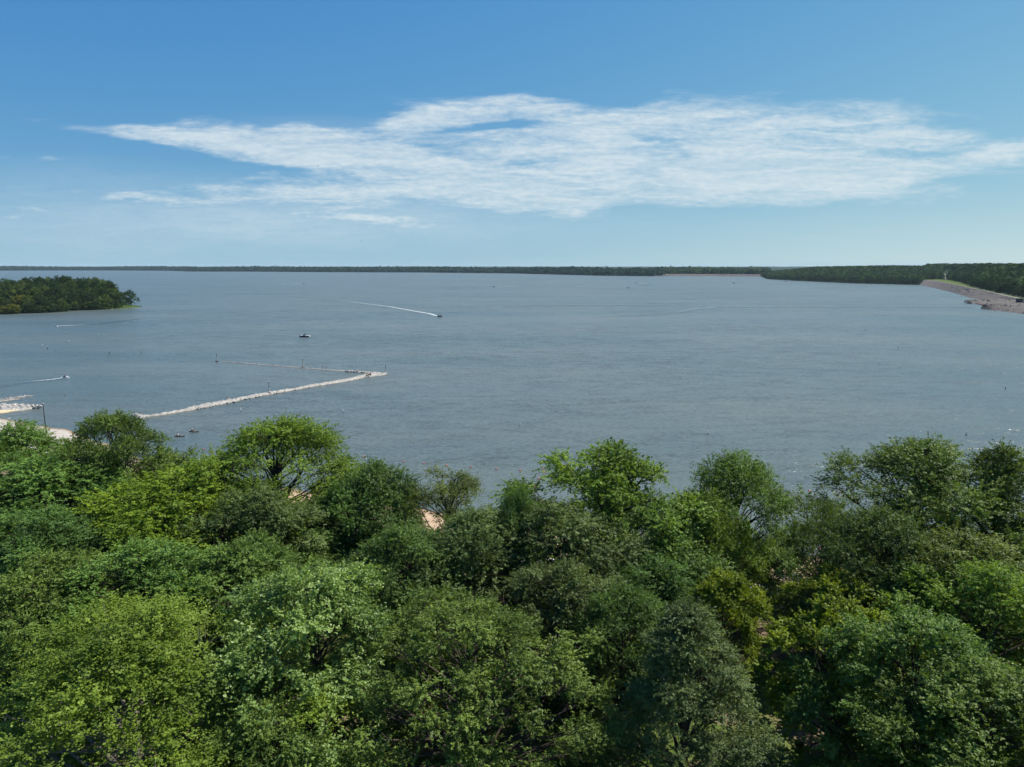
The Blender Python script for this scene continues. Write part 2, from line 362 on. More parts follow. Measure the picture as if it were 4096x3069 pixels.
# ------------------------------------------------------------------ trees
GA = math.pi * (3 - math.sqrt(5))
def prof(kind, t):
    t = np.asarray(t)
    if kind == 'round': return np.clip(1 - np.abs(2 * t - .78) ** 2.4 / 1.70, .05, 1) ** .62
    if kind == 'cone': return (1 - t) ** .64 * .97 + .05
    if kind == 'spread': return np.clip(np.sin(np.pi * (.20 + .74 * t)) ** .8, .05, 1)
    if kind == 'vase': return np.clip(.35 + 1.0 * t - 1.05 * np.clip(t - .55, 0, 1) ** 1.3 * 1.6, .08, 1)
    return np.ones_like(t)
def leaf_mesh(name, P, Nn, Tn, L, W, tint):
    n = len(P); B = np.cross(Nn, Tn)
    v = np.empty((n, 4, 3), np.float32)
    L = L[:, None]; W = W[:, None]
    v[:, 0] = P - Tn * L * .5; v[:, 2] = P + Tn * L * .5 - Nn * L * .10
    v[:, 1] = P + B * W * .5 + Nn * W * .16 + Tn * L * .06; v[:, 3] = P - B * W * .5 + Nn * W * .16 + Tn * L * .06
    me = bpy.data.meshes.new(name); me.vertices.add(n * 4); me.vertices.foreach_set('co', v.ravel())
    base = (np.arange(n) * 4)[:, None]
    li = (base + np.array([0, 1, 2, 0, 2, 3])[None]).astype(np.int32).ravel()
    me.loops.add(n * 6); me.loops.foreach_set('vertex_index', li)
    me.polygons.add(n * 2); me.polygons.foreach_set('loop_start', (np.arange(n * 2) * 3).astype(np.int32))
    me.update(calc_edges=True)
    a = me.attributes.new('tint', 'FLOAT', 'POINT'); a.data.foreach_set('value', np.repeat(tint.astype(np.float32), 4))
    return me
def nrmz(a): return a / np.maximum(np.linalg.norm(a, axis=-1, keepdims=True), 1e-6)
def grow(seed, R=8., H=20., base=4., shape='round', ncl=44, nsp=90, nlf=20, L=.22, W=.13, spl=1.0, up=.35, clr=.27, sq=.72, inner=.45, lean=0.0, branches=True, irr=.2, limb=.13, out=.6):
    """returns (trunk+limbs arrays, leaf mesh) of one tree"""
    g = np.random.default_rng(seed); rd = random.Random(seed)
    tau = (np.arange(ncl) + g.random(ncl)) / ncl; ph = np.arange(ncl) * GA + g.normal(0, .35, ncl)
    a1, a2 = g.random(2) * 6.28
    lob = 1 + irr * np.sin(2 * ph + a1 + tau * 2) + irr * .7 * np.sin(3 * ph + a2)
    cc = R * clr * g.uniform(.5, 1.5, ncl)
    rad = prof(shape, tau) * R * (1 - inner * g.random(ncl) ** 1.4) * lob * g.uniform(.86, 1.16, ncl)
    rad = np.maximum(rad - cc * .55, 0.02 * R)
    cz = base + tau * (H - base - cc * sq * .9) + cc * .25 + g.normal(0, .3, ncl)
    cx = rad * np.cos(ph) + lean * tau * R; cyv = rad * np.sin(ph)
    cen = np.stack([cx, cyv, cz], 1)
    ns = np.maximum((nsp * (cc / (R * clr)) ** 2).astype(int), 6)
    ci = np.repeat(np.arange(ncl), ns); n = len(ci)
    outw = np.stack([np.cos(ph), np.sin(ph), np.full(ncl, .25)], 1)
    d = nrmz(g.normal(0, 1, (n, 3)) * .85 + outw[ci] * out + np.array([0, 0, up]))
    org = cen[ci] + d * (cc[ci] * g.uniform(.2, .8, n))[:, None] * np.array([1, 1, sq])
    sl_ = spl * g.uniform(.55, 1.35, n)
    li = np.repeat(np.arange(n), nlf); m = len(li)
    s = g.random(m)
    P = org[li] + d[li] * (sl_[li] * s)[:, None] + g.normal(0, .085 * spl, (m, 3)) * (1.4 - s)[:, None]
    P[:, 2] -= .12 * spl * s ** 2
    Nn = nrmz(g.normal(0, .42, (m, 3)) + g.normal(0, .48, (n, 3))[li] + d[li] * .35 + np.array([.06, 0, .60]))
    T = g.normal(0, 1, (m, 3)) + d[li] * .8; T = nrmz(T - Nn * (T * Nn).sum(1, keepdims=True))
    k = g.uniform(.5, 1.3, m)
    tint = np.clip(.34 * g.random(m) + .36 * g.random(n)[li] + .46 * g.random(ncl)[ci][li] - .09, 0, 1)
    me = leaf_mesh('crown', P, Nn, T, L * k, W * k, tint)
    if not branches: return None, me
    b = MB(); r0 = R * .045 + .05
    wob = [Vector((rd.uniform(-.3, .3), rd.uniform(-.3, .3), 0)) for _ in range(5)]
    tp = [Vector((lean * R * q * q, 0, H * .72 * q)) + wob[i] * (q if i else 0) for i, q in enumerate((0, .12, .35, .65, 1))]
    b.tube([tp[0] - Vector((0, 0, .4)), tp[0] + Vector((0, 0, .3))] + tp[1:], [r0 * 1.55, r0 * 1.2, r0, r0 * .85, r0 * .55, r0 * .2], 8)
    def on_trunk(z):
        q = min(max(z / (H * .72), 0), .98); i = q * 4
        qs = (0, .12, .35, .65, 1)
        for a in range(4):
            if q <= qs[a + 1]: return tp[a].lerp(tp[a + 1], (q - qs[a]) / (qs[a + 1] - qs[a]))
        return tp[4]
    for i in range(ncl):
        c = Vector(cen[i]); h0 = max(base * .62, c.z - rad[i] * rd.uniform(.55, 1.0) - .8)
        s0 = on_trunk(min(h0, H * .66)); mid = s0.lerp(c, .5) + Vector((rd.uniform(-.4, .4), rd.uniform(-.4, .4), rd.uniform(-.1, .6)))
        k = limb * (R / 8) * (.6 + .8 * (1 - tau[i]))
        b.tube([s0, s0.lerp(mid, .55) + Vector((0, 0, .15)), mid, mid.lerp(c, .6), c], [k, k * .85, k * .62, k * .4, .03], 5, False)
        for q in range(4):
            e = c + Vector((rd.gauss(0, 1), rd.gauss(0, 1), rd.gauss(.35, .7))).normalized() * cc[i] * rd.uniform(.7, 1.05)
            s1 = mid.lerp(c, rd.uniform(.3, 1)); b.tube([s1, s1.lerp(e, .5) + Vector((0, 0, .12)), e], [.045, .03, .012], 4, False)
    tm = bpy.data.meshes.new('trunk'); tm.from_pydata([tuple(q) for q in b.v], [], b.f); tm.update()
    tm.polygons.foreach_set('use_smooth', [True] * len(tm.polygons))
    return tm, me

SPEC = dict(  # tree shapes, built once and shared
    oak=dict(seed=11, R=9, H=19, base=1.5, shape='round', ncl=104, nsp=78, nlf=16, L=.215, W=.10, spl=.85, up=.55, clr=.19, inner=.35, irr=.13),
    fine=dict(seed=12, R=9.5, H=19, base=3, shape='spread', ncl=70, nsp=80, nlf=18, L=.18, W=.12, spl=1.5, up=1.1, clr=.20, inner=.4, irr=.16),
    cotton=dict(seed=13, R=8, H=20, base=1.6, shape='round', ncl=64, nsp=88, nlf=19, L=.205, W=.16, spl=1.2, up=.25, clr=.24, inner=.35, irr=.14),
    cone=dict(seed=14, R=7.5, H=20, base=2, shape='cone', ncl=84, nsp=72, nlf=18, L=.175, W=.095, spl=.95, up=.5, clr=.17, inner=.3, irr=.08),
    spreada=dict(seed=15, R=9, H=20, base=2, shape='round', ncl=78, nsp=66, nlf=17, L=.24, W=.14, spl=1.0, up=.4, clr=.20, inner=.5, irr=.2, sq=.62, limb=.17),
    spreadb=dict(seed=36, R=9, H=20, base=1.5, shape='round', ncl=92, nsp=80, nlf=16, L=.22, W=.125, spl=1.1, up=.35, clr=.245, inner=.40, irr=.18, sq=.8),
    rounda=dict(seed=17, R=8, H=19, base=1.4, shape='round', ncl=64, nsp=80, nlf=17, L=.22, W=.13, spl=1.0, up=.4, clr=.26, inner=.45, irr=.18),
    roundb=dict(seed=18, R=8, H=19, base=1.4, shape='round', ncl=68, nsp=80, nlf=17, L=.22, W=.13, spl=1.0, up=.5, clr=.26, inner=.5, irr=.22, sq=.75),
    roundc=dict(seed=19, R=8, H=19, base=1.6, shape='round', ncl=68, nsp=76, nlf=17, L=.21, W=.13, spl=1.05, up=.6, clr=.25, inner=.5, irr=.18),
    maple=dict(seed=20, R=6, H=14, base=2, shape='round', ncl=50, nsp=80, nlf=15, L=.23, W=.17, spl=.8, up=.75, clr=.23, inner=.3, irr=.1),
    locust=dict(seed=21, R=7, H=17, base=3, shape='round', ncl=46, nsp=58, nlf=20, L=.19, W=.08, spl=1.1, up=.25, clr=.21, inner=.65, irr=.3, sq=.5, limb=.15))
KIND = {k: grow(**v) for k, v in SPEC.items()}
def place_tree(kind, leaf, x, y, h, R, rz, label, cat='tree', group=None, brk=None, z=None):
    sp_ = SPEC[kind]; z = gz(x, y) if z is None else z
    e = empty('tree', (x, y, float(z) - .05), rz, label, cat, group)
    s = (R / sp_['R'], R / sp_['R'], h / sp_['H'])
    for nm, me, mt in (('trunk', KIND[kind][0], brk or bark), ('crown', KIND[kind][1], LM[leaf])):
        o = bpy.data.objects.new(nm, me); C.objects.link(o); o.parent = e; o.scale = s
        if not me.materials: me.materials.append(None)
        o.material_slots[0].link = 'OBJECT'; o.material_slots[0].material = mt
        if nm == 'crown': o['kind'] = 'stuff'
    return e
# crown-top x, y and crown width read off the photograph (at 2211 px wide), height (m), shape, leaf colour, turn, label
K = 4096 / 2211.
TREES = [
    (30, 908, 190, 22, 'rounda', 'mid', .3, 'dark green tree at the left edge, below the pale sand spit'),
    (240, 880, 240, 25, 'oak', 'mid', 1.1, 'tallest olive green tree on the left, beside the two kayaks'),
    (588, 896, 335, 25, 'spreadb', 'bright', 2.0, 'big yellow topped tree right of the two kayaks'),
    (450, 985, 150, 20, 'locust', 'olive', .7, 'low thin olive tree between the two tall left trees'),
    (800, 990, 200, 20, 'roundb', 'deep', 3.1, 'dark green tree in front of the first swim floats'),
    (965, 1003, 180, 19, 'locust', 'olive', 1.9, 'sparse rust olive tree with dark branches at the water edge'),
    (1122, 1045, 105, 20, 'roundc', 'deep', .2, 'narrow dark green treetop left of the big central lakeside tree'),
    (1320, 966, 360, 23, 'spreada', 'bright', 4.0, 'big bright green tree in the middle of the lakeside row'),
    (1600, 974, 245, 22, 'spreadb', 'mid', 5.1, 'flat topped green tree right of the middle, against the lake'),
    (1785, 1068, 115, 18, 'locust', 'mid', 2.6, 'small green tree in the gap with two red floats'),
    (2000, 948, 320, 23, 'spreadb', 'mid', 2.7, 'large open crowned tree rising highest on the right'),
    (2170, 962, 200, 23, 'spreada', 'olive', .9, 'olive tree cut by the right edge, against the lake'),
    (90, 985, 290, 20, 'roundb', 'mid', 4.4, 'dark green tree at far left in the second row'),
    (385, 1003, 330, 20, 'roundc', 'yellow', 5.5, 'broad yellow green tree left, in front of the tall olive tree'),
    (560, 1048, 230, 19, 'rounda', 'grey', 1.4, 'grey green tree beside the broad yellow green one'),
    (745, 1046, 210, 17, 'spreada', 'deep', .5, 'dark tree with bare lower trunk above the white canopy'),
    (868, 1132, 230, 17, 'roundc', 'deep', 3.3, 'deep green tree in front of the orange sand gap'),
    (1010, 1092, 240, 18, 'roundb', 'grey', 2.2, 'grey green oak right of the orange sand gap'),
    (1200, 1078, 310, 19, 'rounda', 'grey', 3.9, 'wide grey green oak in the centre of the wood'),
    (1415, 1076, 260, 18, 'roundc', 'mid', 5.9, 'mid green tree below the big central lakeside tree'),
    (1525, 1064, 215, 18, 'fine', 'bright', .8, 'light green feathery tree in the centre right'),
    (1600, 1110, 100, 15, 'maple', 'bright', 1.5, 'light green maple beside the sand gap with towels'),
    (1568, 1222, 150, 14, 'maple', 'yellow', 2.4, 'small round yellow green maple before the sand, left of two'),
    (1808, 1222, 155, 14, 'maple', 'yellow', 4.6, 'small round yellow green maple by the rail fence, right of two'),
    (1920, 1100, 240, 19, 'spreadb', 'deep', 3.5, 'dark branchy tree whose limbs cross the bright sand'),
    (2080, 1135, 260, 18, 'roundb', 'olive', 1.0, 'olive green tree right, behind the bright right edge tree'),
    (100, 1190, 260, 18, 'rounda', 'olive', 2.9, 'olive green tree at left edge in the third row'),
    (300, 1170, 300, 18, 'roundc', 'mid', 1.7, 'mid green tree left, behind the nearest feathery tree'),
    (520, 1165, 260, 18, 'roundb', 'mid', 4.9, 'mid green tree above the pale cottonwood'),
    (270, 1318, 540, 19, 'fine', 'bright', .6, 'nearest broad feathery light green tree at bottom left'),
    (665, 1222, 350, 20, 'cotton', 'pale', 2.3, 'pale cottonwood with whitish glinting leaves at lower left'),
    (1010, 1300, 480, 18, 'oak', 'olive', 1.2, 'big dense round olive oak at the bottom centre'),
    (1230, 1200, 240, 17, 'roundb', 'grey', .4, 'grey green tree behind the big round olive oak'),
    (1345, 1255, 190, 16, 'rounda', 'deep', 2.0, 'dark tree beside the bare soil patch'),
    (1490, 1296, 345, 19, 'cone', 'blue', 3.2, 'blue green cone shaped tree at the bottom right of centre'),
    (1830, 1290, 230, 16, 'maple', 'yellow', 5.2, 'yellow green maple in the third row, lower right'),
    (2000, 1322, 290, 18, 'cotton', 'mid', 4.1, 'glossy mid green tree at lower right'),
    (2165, 1215, 260, 18, 'rounda', 'bright', 3.6, 'bright green tree at the right edge, half way down'),
    (2150, 1440, 300, 17, 'roundc', 'mid', 1.3, 'mid green tree in the bottom right corner'),
    (2060, 1530, 220, 13, 'maple', 'bright', .2, 'low light green maple at the bottom right'),
    (560, 1530, 230, 13, 'cotton', 'mid', .9, 'low leafy tree with dark stems over sunlit grass, bottom left'),
    (155, 945, 170, 19, 'roundc', 'mid', 2.2, 'leafy green tree just below the lamp post'),
    (335, 980, 160, 18, 'roundb', 'olive', 4.4, 'olive tree under the right side of the tall olive tree'),
    (645, 1082, 180, 15, 'rounda', 'mid', 5.8, 'round green tree between the grey green one and the dark trunk'),
    (1415, 1190, 210, 15, 'roundb', 'deep', 1.1, 'deep green tree between the centre oak and the blue green cone'),
    (1985, 1215, 190, 15, 'roundc', 'mid', 3.0, 'green tree below the branches that cross the bright sand'),
    (90, 1095, 220, 17, 'roundc', 'deep', .8, 'deep green tree at far left, half way down the wood'),
]
WIDEN = dict(oak=1.12, fine=1.15, cotton=1.2, cone=1.18, spreada=1.28, spreadb=1.18, rounda=1.3, roundb=1.32, roundc=1.32, maple=1.2, locust=1.4)
TREEPOS = []
for (ox, oy, wd, h, kind, leaf, rz, label) in TREES:
    zt = 2.3 + h
    p = G(ox * K, oy * K, zt)
    h2 = zt - float(gz(p.x, p.y)); R = .5 * wd * K / PXM((p.x, p.y, zt - 5)) * WIDEN[kind]
    h2 *= .97 if kind in ('spreada', 'spreadb') else .95
    place_tree(kind, leaf, p.x, p.y, h2, R, rz, label, group='park trees along the shore', brk=barkpale if kind in ('fine',) else bark)
    TREEPOS.append((p.x, p.y, R))

# ------------------------------------------------------------------ woods, island and far shores
def tmpl(seed, n, L, low=.0):
    g = np.random.default_rng(seed); z = g.uniform(low, 1, n); ph = np.arange(n) * GA
    r = np.sqrt(1 - (2 * z - 1) ** 2 * .92); rr = g.uniform(.75, 1.05, n)
    P = np.stack([r * np.cos(ph) * rr, r * np.sin(ph) * rr, z * g.uniform(.88, 1.04, n)], 1)
    Nn = nrmz(np.stack([np.cos(ph) * r, np.sin(ph) * r, (2 * z - .75)], 1) + g.normal(0, .45, (n, 3)))
    T = g.normal(0, 1, (n, 3)); T = nrmz(T - Nn * (T * Nn).sum(1, keepdims=True))
    return P, Nn, T, L * g.uniform(.7, 1.3, n)
def forest(name, pts, Rs, Hs, n, L, mat, seed, label):
    """many distant crowns that read as one wood: one mesh of leaf clumps"""
    g = np.random.default_rng(seed); Ps = []; Ns = []; Ts = []; Ls = []; Tn = []
    tm = [tmpl(seed + i, n, L, .12) for i in range(6)]
    for i, (p, R, H) in enumerate(zip(pts, Rs, Hs)):
        P, Nn, T, l = tm[i % 6]; a = g.uniform(0, 6.28); c, s_ = math.cos(a), math.sin(a); M = np.array([[c, s_, 0], [-s_, c, 0], [0, 0, 1]])
        Ps.append((P * np.array([R, R, H])) @ M + np.array(p)); Ns.append(Nn @ M); Ts.append(T @ M); Ls.append(l * R)
        Tn.append(np.clip(g.random(n) * .4 + g.random() ** 1.5 * .95 - .12, 0, 1))
    me = leaf_mesh(name, np.concatenate(Ps), np.concatenate(Ns), np.concatenate(Ts), np.concatenate(Ls), np.concatenate(Ls) * .75, np.concatenate(Tn))
    me.materials.append(mat); o = bpy.data.objects.new(name, me); C.objects.link(o)
    return tag(o, label, 'woodland', kind='stuff')
class Shore:
    """land behind a waterline read off the photograph: columns fan out from the viewpoint, s metres inland"""
    def __init__(s, pts, hill, rise, bump=3.0, seed=0):
        s.u = [p[0] for p in pts]; s.b = [G(p[0], p[1], p[2] if len(p) > 2 else 0) for p in pts]; s.hill = hill; s.rise = rise; s.bump = bump; s.ph = seed; s.taper = None
    def pos(s, u, d):
        x = np.interp(u, s.u, [b.x for b in s.b]); y = np.interp(u, s.u, [b.y for b in s.b]); z0 = np.interp(u, s.u, [b.z for b in s.b])
        k = 1 + d / np.hypot(x, y)
        hl = s.hill * (float(sstep(u, s.taper[0], s.taper[1])) * .75 + .25 if s.taper else 1)
        z = z0 + (1.2 if z0 < 1 else 0) * min(d / 6, 1) + hl * float(sstep(d, 0, s.rise)) + s.bump * math.sin(u * .011 + s.ph) * float(sstep(d, 20, 300))
        return x * k, y * k, z
    def land(s, name, S, mat, label, nu=90, ns=14):
        us = np.linspace(s.u[0], s.u[-1], nu); ds = [-4] + list(np.linspace(0, 1, ns) ** 1.8 * S)
        v = []
        for d in ds:
            for u in us:
                x, y, z = s.pos(u, max(d, 0))
                if d < 0: z -= 1.5; x *= .998; y *= .998
                v.append((x, y, z))
        f = [(j * nu + i, j * nu + i + 1, (j + 1) * nu + i + 1, (j + 1) * nu + i) for j in range(len(ds) - 1) for i in range(nu - 1)]
        return tag(mesh_obj(name, v, f, mat, smooth=True), label, kind='structure')
rg = random.Random(5)
def scatter(sh, u0, u1, d0, d1, step, row, jit=.5, skip=None, grow_row=1.0):
    out = []; d = d0
    while d < d1:
        u = u0 + rg.random() * 10
        while u < u1:
            x, y, z = sh.pos(u, d); ppm = 2839 / math.hypot(x, y)
            dd = d + rg.uniform(-jit, jit) * row
            if not (skip and skip(u, dd)):
                out.append((u, dd) + tuple(sh.pos(u + rg.uniform(-jit, jit) * step * ppm, max(dd, .5))))
            u += step * ppm * rg.uniform(.75, 1.25)
        d += row; row *= grow_row
    return out
# shared shapes of middle-distance trees
def simple_trunk(R, H):
    b = MB(); b.tube([(0, 0, -.5), (.1, 0, H * .3), (0, .1, H * .7)], [R * .06, R * .045, R * .015], 6)
    for k in range(5):
        a = k * 1.3; b.tube([(0, 0, H * (.2 + .07 * k)), (R * .3 * math.cos(a), R * .3 * math.sin(a), H * (.4 + .07 * k)), (R * .6 * math.cos(a), R * .6 * math.sin(a), H * (.5 + .07 * k))], [R * .03, R * .02, R * .008], 4, False)
    me = bpy.data.meshes.new('trunk'); me.from_pydata([tuple(q) for q in b.v], [], b.f); me.update(); return me
for i in range(4):
    SPEC['isl%d' % i] = dict(R=7, H=18); KIND['isl%d' % i] = (simple_trunk(7, 18), grow(40 + i, R=7, H=18, base=.8, shape='round', ncl=36, nsp=17, nlf=5, L=.85, W=.62, spl=1.5, up=.4, clr=.26, inner=.35, irr=.14, branches=False)[1])
for i in range(4):
    SPEC['pen%d' % i] = dict(R=7, H=18); KIND['pen%d' % i] = (KIND['isl0'][0], grow(60 + i, R=7, H=18, base=.8, shape='round', ncl=20, nsp=8, nlf=4, L=1.5, W=1.15, spl=1.7, up=.4, clr=.30, inner=.3, irr=.12, branches=False)[1])

isl = Shore([(-1000, 1275), (-400, 1266), (0, 1257), (100, 1253), (200, 1250), (300, 1242), (420, 1238), (500, 1233), (568, 1227)], 0, 1)
def isl_depth(u): return float(np.interp(u, [-1000, 0, 200, 400, 500, 568], [420, 380, 300, 150, 60, 4]))
def isl_z(u, t):
    return float(np.interp(u, [-1000, 0, 240, 400, 520, 568], [11, 10.5, 11, 8, 1.6, .5])) * max(math.sin(math.pi * min(max(t, 0), 1)), 0) ** .55
v = []; us = np.linspace(-1000, 568, 60); ts = np.linspace(-.03, 1.03, 24)
for t in ts:
    for u in us:
        x, y, _ = isl.pos(u, 0); k = 1 + t * isl_depth(u) / math.hypot(x, y); v.append((x * k, y * k, isl_z(u, t) + (.35 if 0 < t < 1 else -.8)))
tag(mesh_obj('island', v, [(j * 60 + i, j * 60 + i + 1, (j + 1) * 60 + i + 1, (j + 1) * 60 + i) for j in range(23) for i in range(59)], [m_woodfloor, m_island], smooth=True, fmats=[1 if us[i] > 405 else 0 for j in range(23) for i in range(59)]), 'low grassy island on the left of the lake', kind='structure')
cnt = 0
def isl_tree(u, t, h, R, leaf, label):
    global cnt
    x, y, _ = isl.pos(u, 0); k = 1 + t * isl_depth(u) / math.hypot(x, y); cnt += 1
    return place_tree('isl%d' % (cnt % 4), leaf, x * k, y * k, h, R, rg.uniform(0, 6.28), label, group='trees on the left island', z=isl_z(u, t) + .3)
ORD = 'first second third fourth fifth sixth seventh eighth ninth tenth eleventh twelfth thirteenth fourteenth fifteenth sixteenth seventeenth eighteenth nineteenth twentieth twenty-first twenty-second twenty-third twenty-fourth twenty-fifth'.split()
rows_n = {}
def ordn(d, k): d[k] = d.get(k, 0) + 1; return ORD[d[k] - 1]
u = -40
while u < 488:
    hh = float(np.interp(u, [0, 130, 240, 400, 500], [12, 14, 16, 17, 16]))
    for t, dh, rown in ((-.006, -5, 'front'), (.04, -1, 'second'), (.14, 1, 'third'), (.27, 4, 'fourth'), (.45, 6, 'fifth'), (.62, 6, 'rear')):
        if t > .2 and u > 450 or t > .5 and u < 0 or t < .01 and u > 425: continue
        br = u < 110 and t < .1
        isl_tree(u + rg.uniform(-12, 12), t + (rg.uniform(-.004, .004) if t < 0 else rg.uniform(-.02, .03)), hh + dh + rg.uniform(-3.5, 2.5), rg.uniform(6.8, 9.2) - (1.6 if t < .1 else 0),
                 'rust' if br and rg.random() < .8 else ('farlight' if rg.random() < .34 else 'far'),
                 ('brownish' if br else 'dark') + ' green tree on the left island, %s row, %s from its left' % (rown, ordn(rows_n, rown)))
    u += rg.uniform(22, 29)
isl_tree(505, .35, 15, 7.5, 'far', 'tree beside the lone tree at the right tip of the left island')
isl_tree(525, .45, 17, 7.8, 'far', 'lone dark tree at the right tip of the left island')
isl_tree(196, .015, 4, 4, 'yellow', 'small yellow bush at the water edge of the left island')
isl_tree(150, .012, 4, 4, 'farlight', 'pale green bush beside the yellow bush on the left island')

pen = Shore([(3046, 1106), (3072, 1117), (3200, 1124), (3400, 1133), (3470, 1135), (3600, 1138), (3684, 1140), (3702, 1122, 9), (3760, 1118, 11), (3800, 1121, 11), (3850, 1131, 11), (3920, 1155, 10), (4000, 1172, 8), (4096, 1190, 5.5), (4500, 1268, 5)], 24, 560, 2.0); pen.taper = (3040, 3300)
pen.land('wooded_hill', 2600, m_woodfloor, 'wooded hill on the right shore', nu=120, ns=20)
road_skip = lambda u, d: 3762 < u < 3800 and d < 520
near = scatter(pen, 3052, 3690, 3, 34, 13, 16, skip=road_skip) + scatter(pen, 3700, 4120, 4, 55, 14, 17, skip=road_skip)
near = sorted(near, key=lambda q: (q[1]))[:160]
nrow = {}
for i, (u, d, x, y, z) in enumerate(sorted(near, key=lambda q: q[0])):
    side = 'wood above the dam' if u > 3695 else 'right headland wood'
    row = 'front' if d < 12 else 'second' if d < 28 else 'third' if d < 45 else 'fourth'
    k = nrow[(side, row)] = nrow.get((side, row), 0) + 1
    nth = '%d%s' % (k, 'th' if 10 < k % 100 < 14 else {1: 'st', 2: 'nd', 3: 'rd'}.get(k % 10, 'th'))
    place_tree('pen%d' % (i % 4), 'farlight' if rg.random() < .13 else 'far', x, y, (rg.uniform(15, 20) - (4 if d < 10 else 0)) * (.6 + .4 * float(sstep(u, 3050, 3180))), rg.uniform(6.5, 9), rg.uniform(0, 6.28),
               'green tree in the %s row of the %s, %s from its left' % (row, side, nth), group='front trees of the ' + side, z=z - .3)
d_end = max(q[1] for q in near)
fr = scatter(pen, 3056, 3700, 50, 1500, 13, 20, skip=road_skip, grow_row=1.035) + scatter(pen, 3700, 4250, 58, 1500, 13, 20, skip=road_skip, grow_row=1.04)
fra = [q for q in fr if q[1] < 420]; frb = [q for q in fr if q[1] >= 420]
forest('woodland', [q[2:] for q in fra], [rg.uniform(6, 10) for _ in fra], [rg.uniform(13, 20) * (.55 + .45 * float(sstep(q[0], 3050, 3200))) for q in fra], 120, .42, LM['far'], 70, 'dense dark wood covering the hill behind the dam')
forest('woodland', [q[2:] for q in frb], [rg.uniform(6, 10) for _ in frb], [rg.uniform(14, 21) * (.5 + .5 * float(sstep(q[0], 3050, 3280))) for q in frb], 50, .62, LM['far'], 90, 'farther dark wood on the crest of the hill behind the dam')
fs1 = Shore([(-700, 1083), (0, 1083), (400, 1082), (790, 1084)], 14, 400, 3, 1)
fs2 = Shore([(690, 1084), (760, 1086.5), (1024, 1087), (1300, 1089), (1700, 1090.5), (2048, 1094), (2200, 1098), (2400, 1103), (2600, 1105), (2670, 1105)], 16, 350, 2, 2)
fd = Shore([(2640, 1094.6, 9), (3080, 1096, 9)], 9, 900, 1, 3)
fs1.land('far_shore', 3000, m_woodfloor, 'farthest shore on the left horizon')
fs2.land('far_shore', 2500, m_woodfloor, 'far wooded shore across the middle of the lake')
fd.land('far_shore', 2500, m_woodfloor, 'flat land behind the far dam')
for sh, u0, u1, dd, lab, mt in ((fs1, -650, 790, 700, 'thin blue green wood on the farthest left shore', 'distant'), (fs2, 694, 2660, 520, 'long dark wood on the far shore in the middle', 'distant'), (fd, 2640, 3075, 900, 'flat green wood behind the far dam', 'far')):
    q = scatter(sh, u0, u1, 4, dd, 14, 40, grow_row=1.12)
    forest('woodland', [a[2:] for a in q], [rg.uniform(8, 12) for _ in q], [rg.choice((11, 15, 18, 20, 23)) * rg.uniform(.85, 1.1) for _ in q], 18, 1.15, LM[mt], 80 + int(u1) % 7, lab)
# distant wooded plain up to the horizon
v = []; nx = 160; ysd = [6500, 7200, 8200, 9500, 11000, 13000, 15500]
for j, yd in enumerate(ysd):
    for i in range(nx): v.append((-1.05 * yd + 2.1 * yd * i / (nx - 1), yd, (12 if j else -2) + (rg.uniform(-3, 4) if j else 0) + j * 1.3))
tag(mesh_obj('distant_plain', v, [(j * nx + i, j * nx + i + 1, (j + 1) * nx + i + 1, (j + 1) * nx + i) for j in range(len(ysd) - 1) for i in range(nx - 1)], m_woodfloor), 'distant wooded plain at the horizon', kind='structure')

# ------------------------------------------------------------------ dams
def ribbon(name, rows, mat, parent=None, smooth=False, jit=0.0, seed=0):
    """rows: lists of points of equal length"""
    r = random.Random(seed); n = len(rows[0]); v = [Vector(p) + Vector((r.gauss(0, jit), r.gauss(0, jit), r.gauss(0, jit * .7))) for row in rows for p in row]
    f = [(j * n + i, (j + 1) * n + i, (j + 1) * n + i + 1, j * n + i + 1) for j in range(len(rows) - 1) for i in range(n - 1)]
    return mesh_obj(name, v, f, mat, parent, smooth)
def resample(pts, n):
    pts = [Vector(p) for p in pts]; d = [0]
    for a, b in zip(pts, pts[1:]): d.append(d[-1] + (b - a).length)
    t = np.linspace(0, d[-1], n)
    return [Vector([float(np.interp(q, d, [p[k] for p in pts])) for k in range(3)]) for q in t]
def lerp_rows(A, B, n): return [[a.lerp(b, k / (n - 1)) for a, b in zip(A, B)] for k in range(n)]
def back(p, d): q = Vector(p); f = Vector((q.x, q.y, 0)).normalized(); return q + f * d
Wl = resample([G(*p) for p in ((3676, 1140.5), (3760, 1158), (3830, 1176), (3890, 1195), (3930, 1201), (4000, 1209), (4096, 1221), (4400, 1270))], 90)
Cr = resample([G(*p) for p in ((3694, 1121, 11), (3740, 1122.5, 11), (3840, 1143, 11), (3940, 1164.5, 9.3), (4040, 1187, 6.8), (4096, 1199, 5.5), (4400, 1262, 5))], 90)
Bk = resample([G(*p) for p in ((3702, 1119.5, 11), (3752, 1117, 11), (3800, 1121, 11), (3850, 1131, 11), (3920, 1155, 9.9), (4000, 1172, 7.9), (4096, 1190, 5.4), (4400, 1250, 5))], 90)
dam = empty('dam', (0, 0, 0), 0, 'stone faced earth dam running in from the right edge', 'dam')
Wd = [p + (c - p) * -.12 for p, c in zip(Wl, Cr)]
ribbon('stone_slope', lerp_rows(Wd, Cr, 12), m_riprap, dam, jit=.35, seed=3)
ribbon('grass_top', [Cr, [c.lerp(b, .5) for c, b in zip(Cr, Bk)], [back(b, 6) for b in Bk]], m_fargrass, dam)
up = Vector((0, 0, .15))
ribbon('crest_road', [[back(c, 1) + up for c in Cr], [back(c, 14) + up for c in Cr]], m_road, dam)
ribbon('service_road', [[back(b, -16) + up * 2 for b in Bk[24:]], [back(b, -5) + up * 2 for b in Bk[24:]]], m_road, dam)
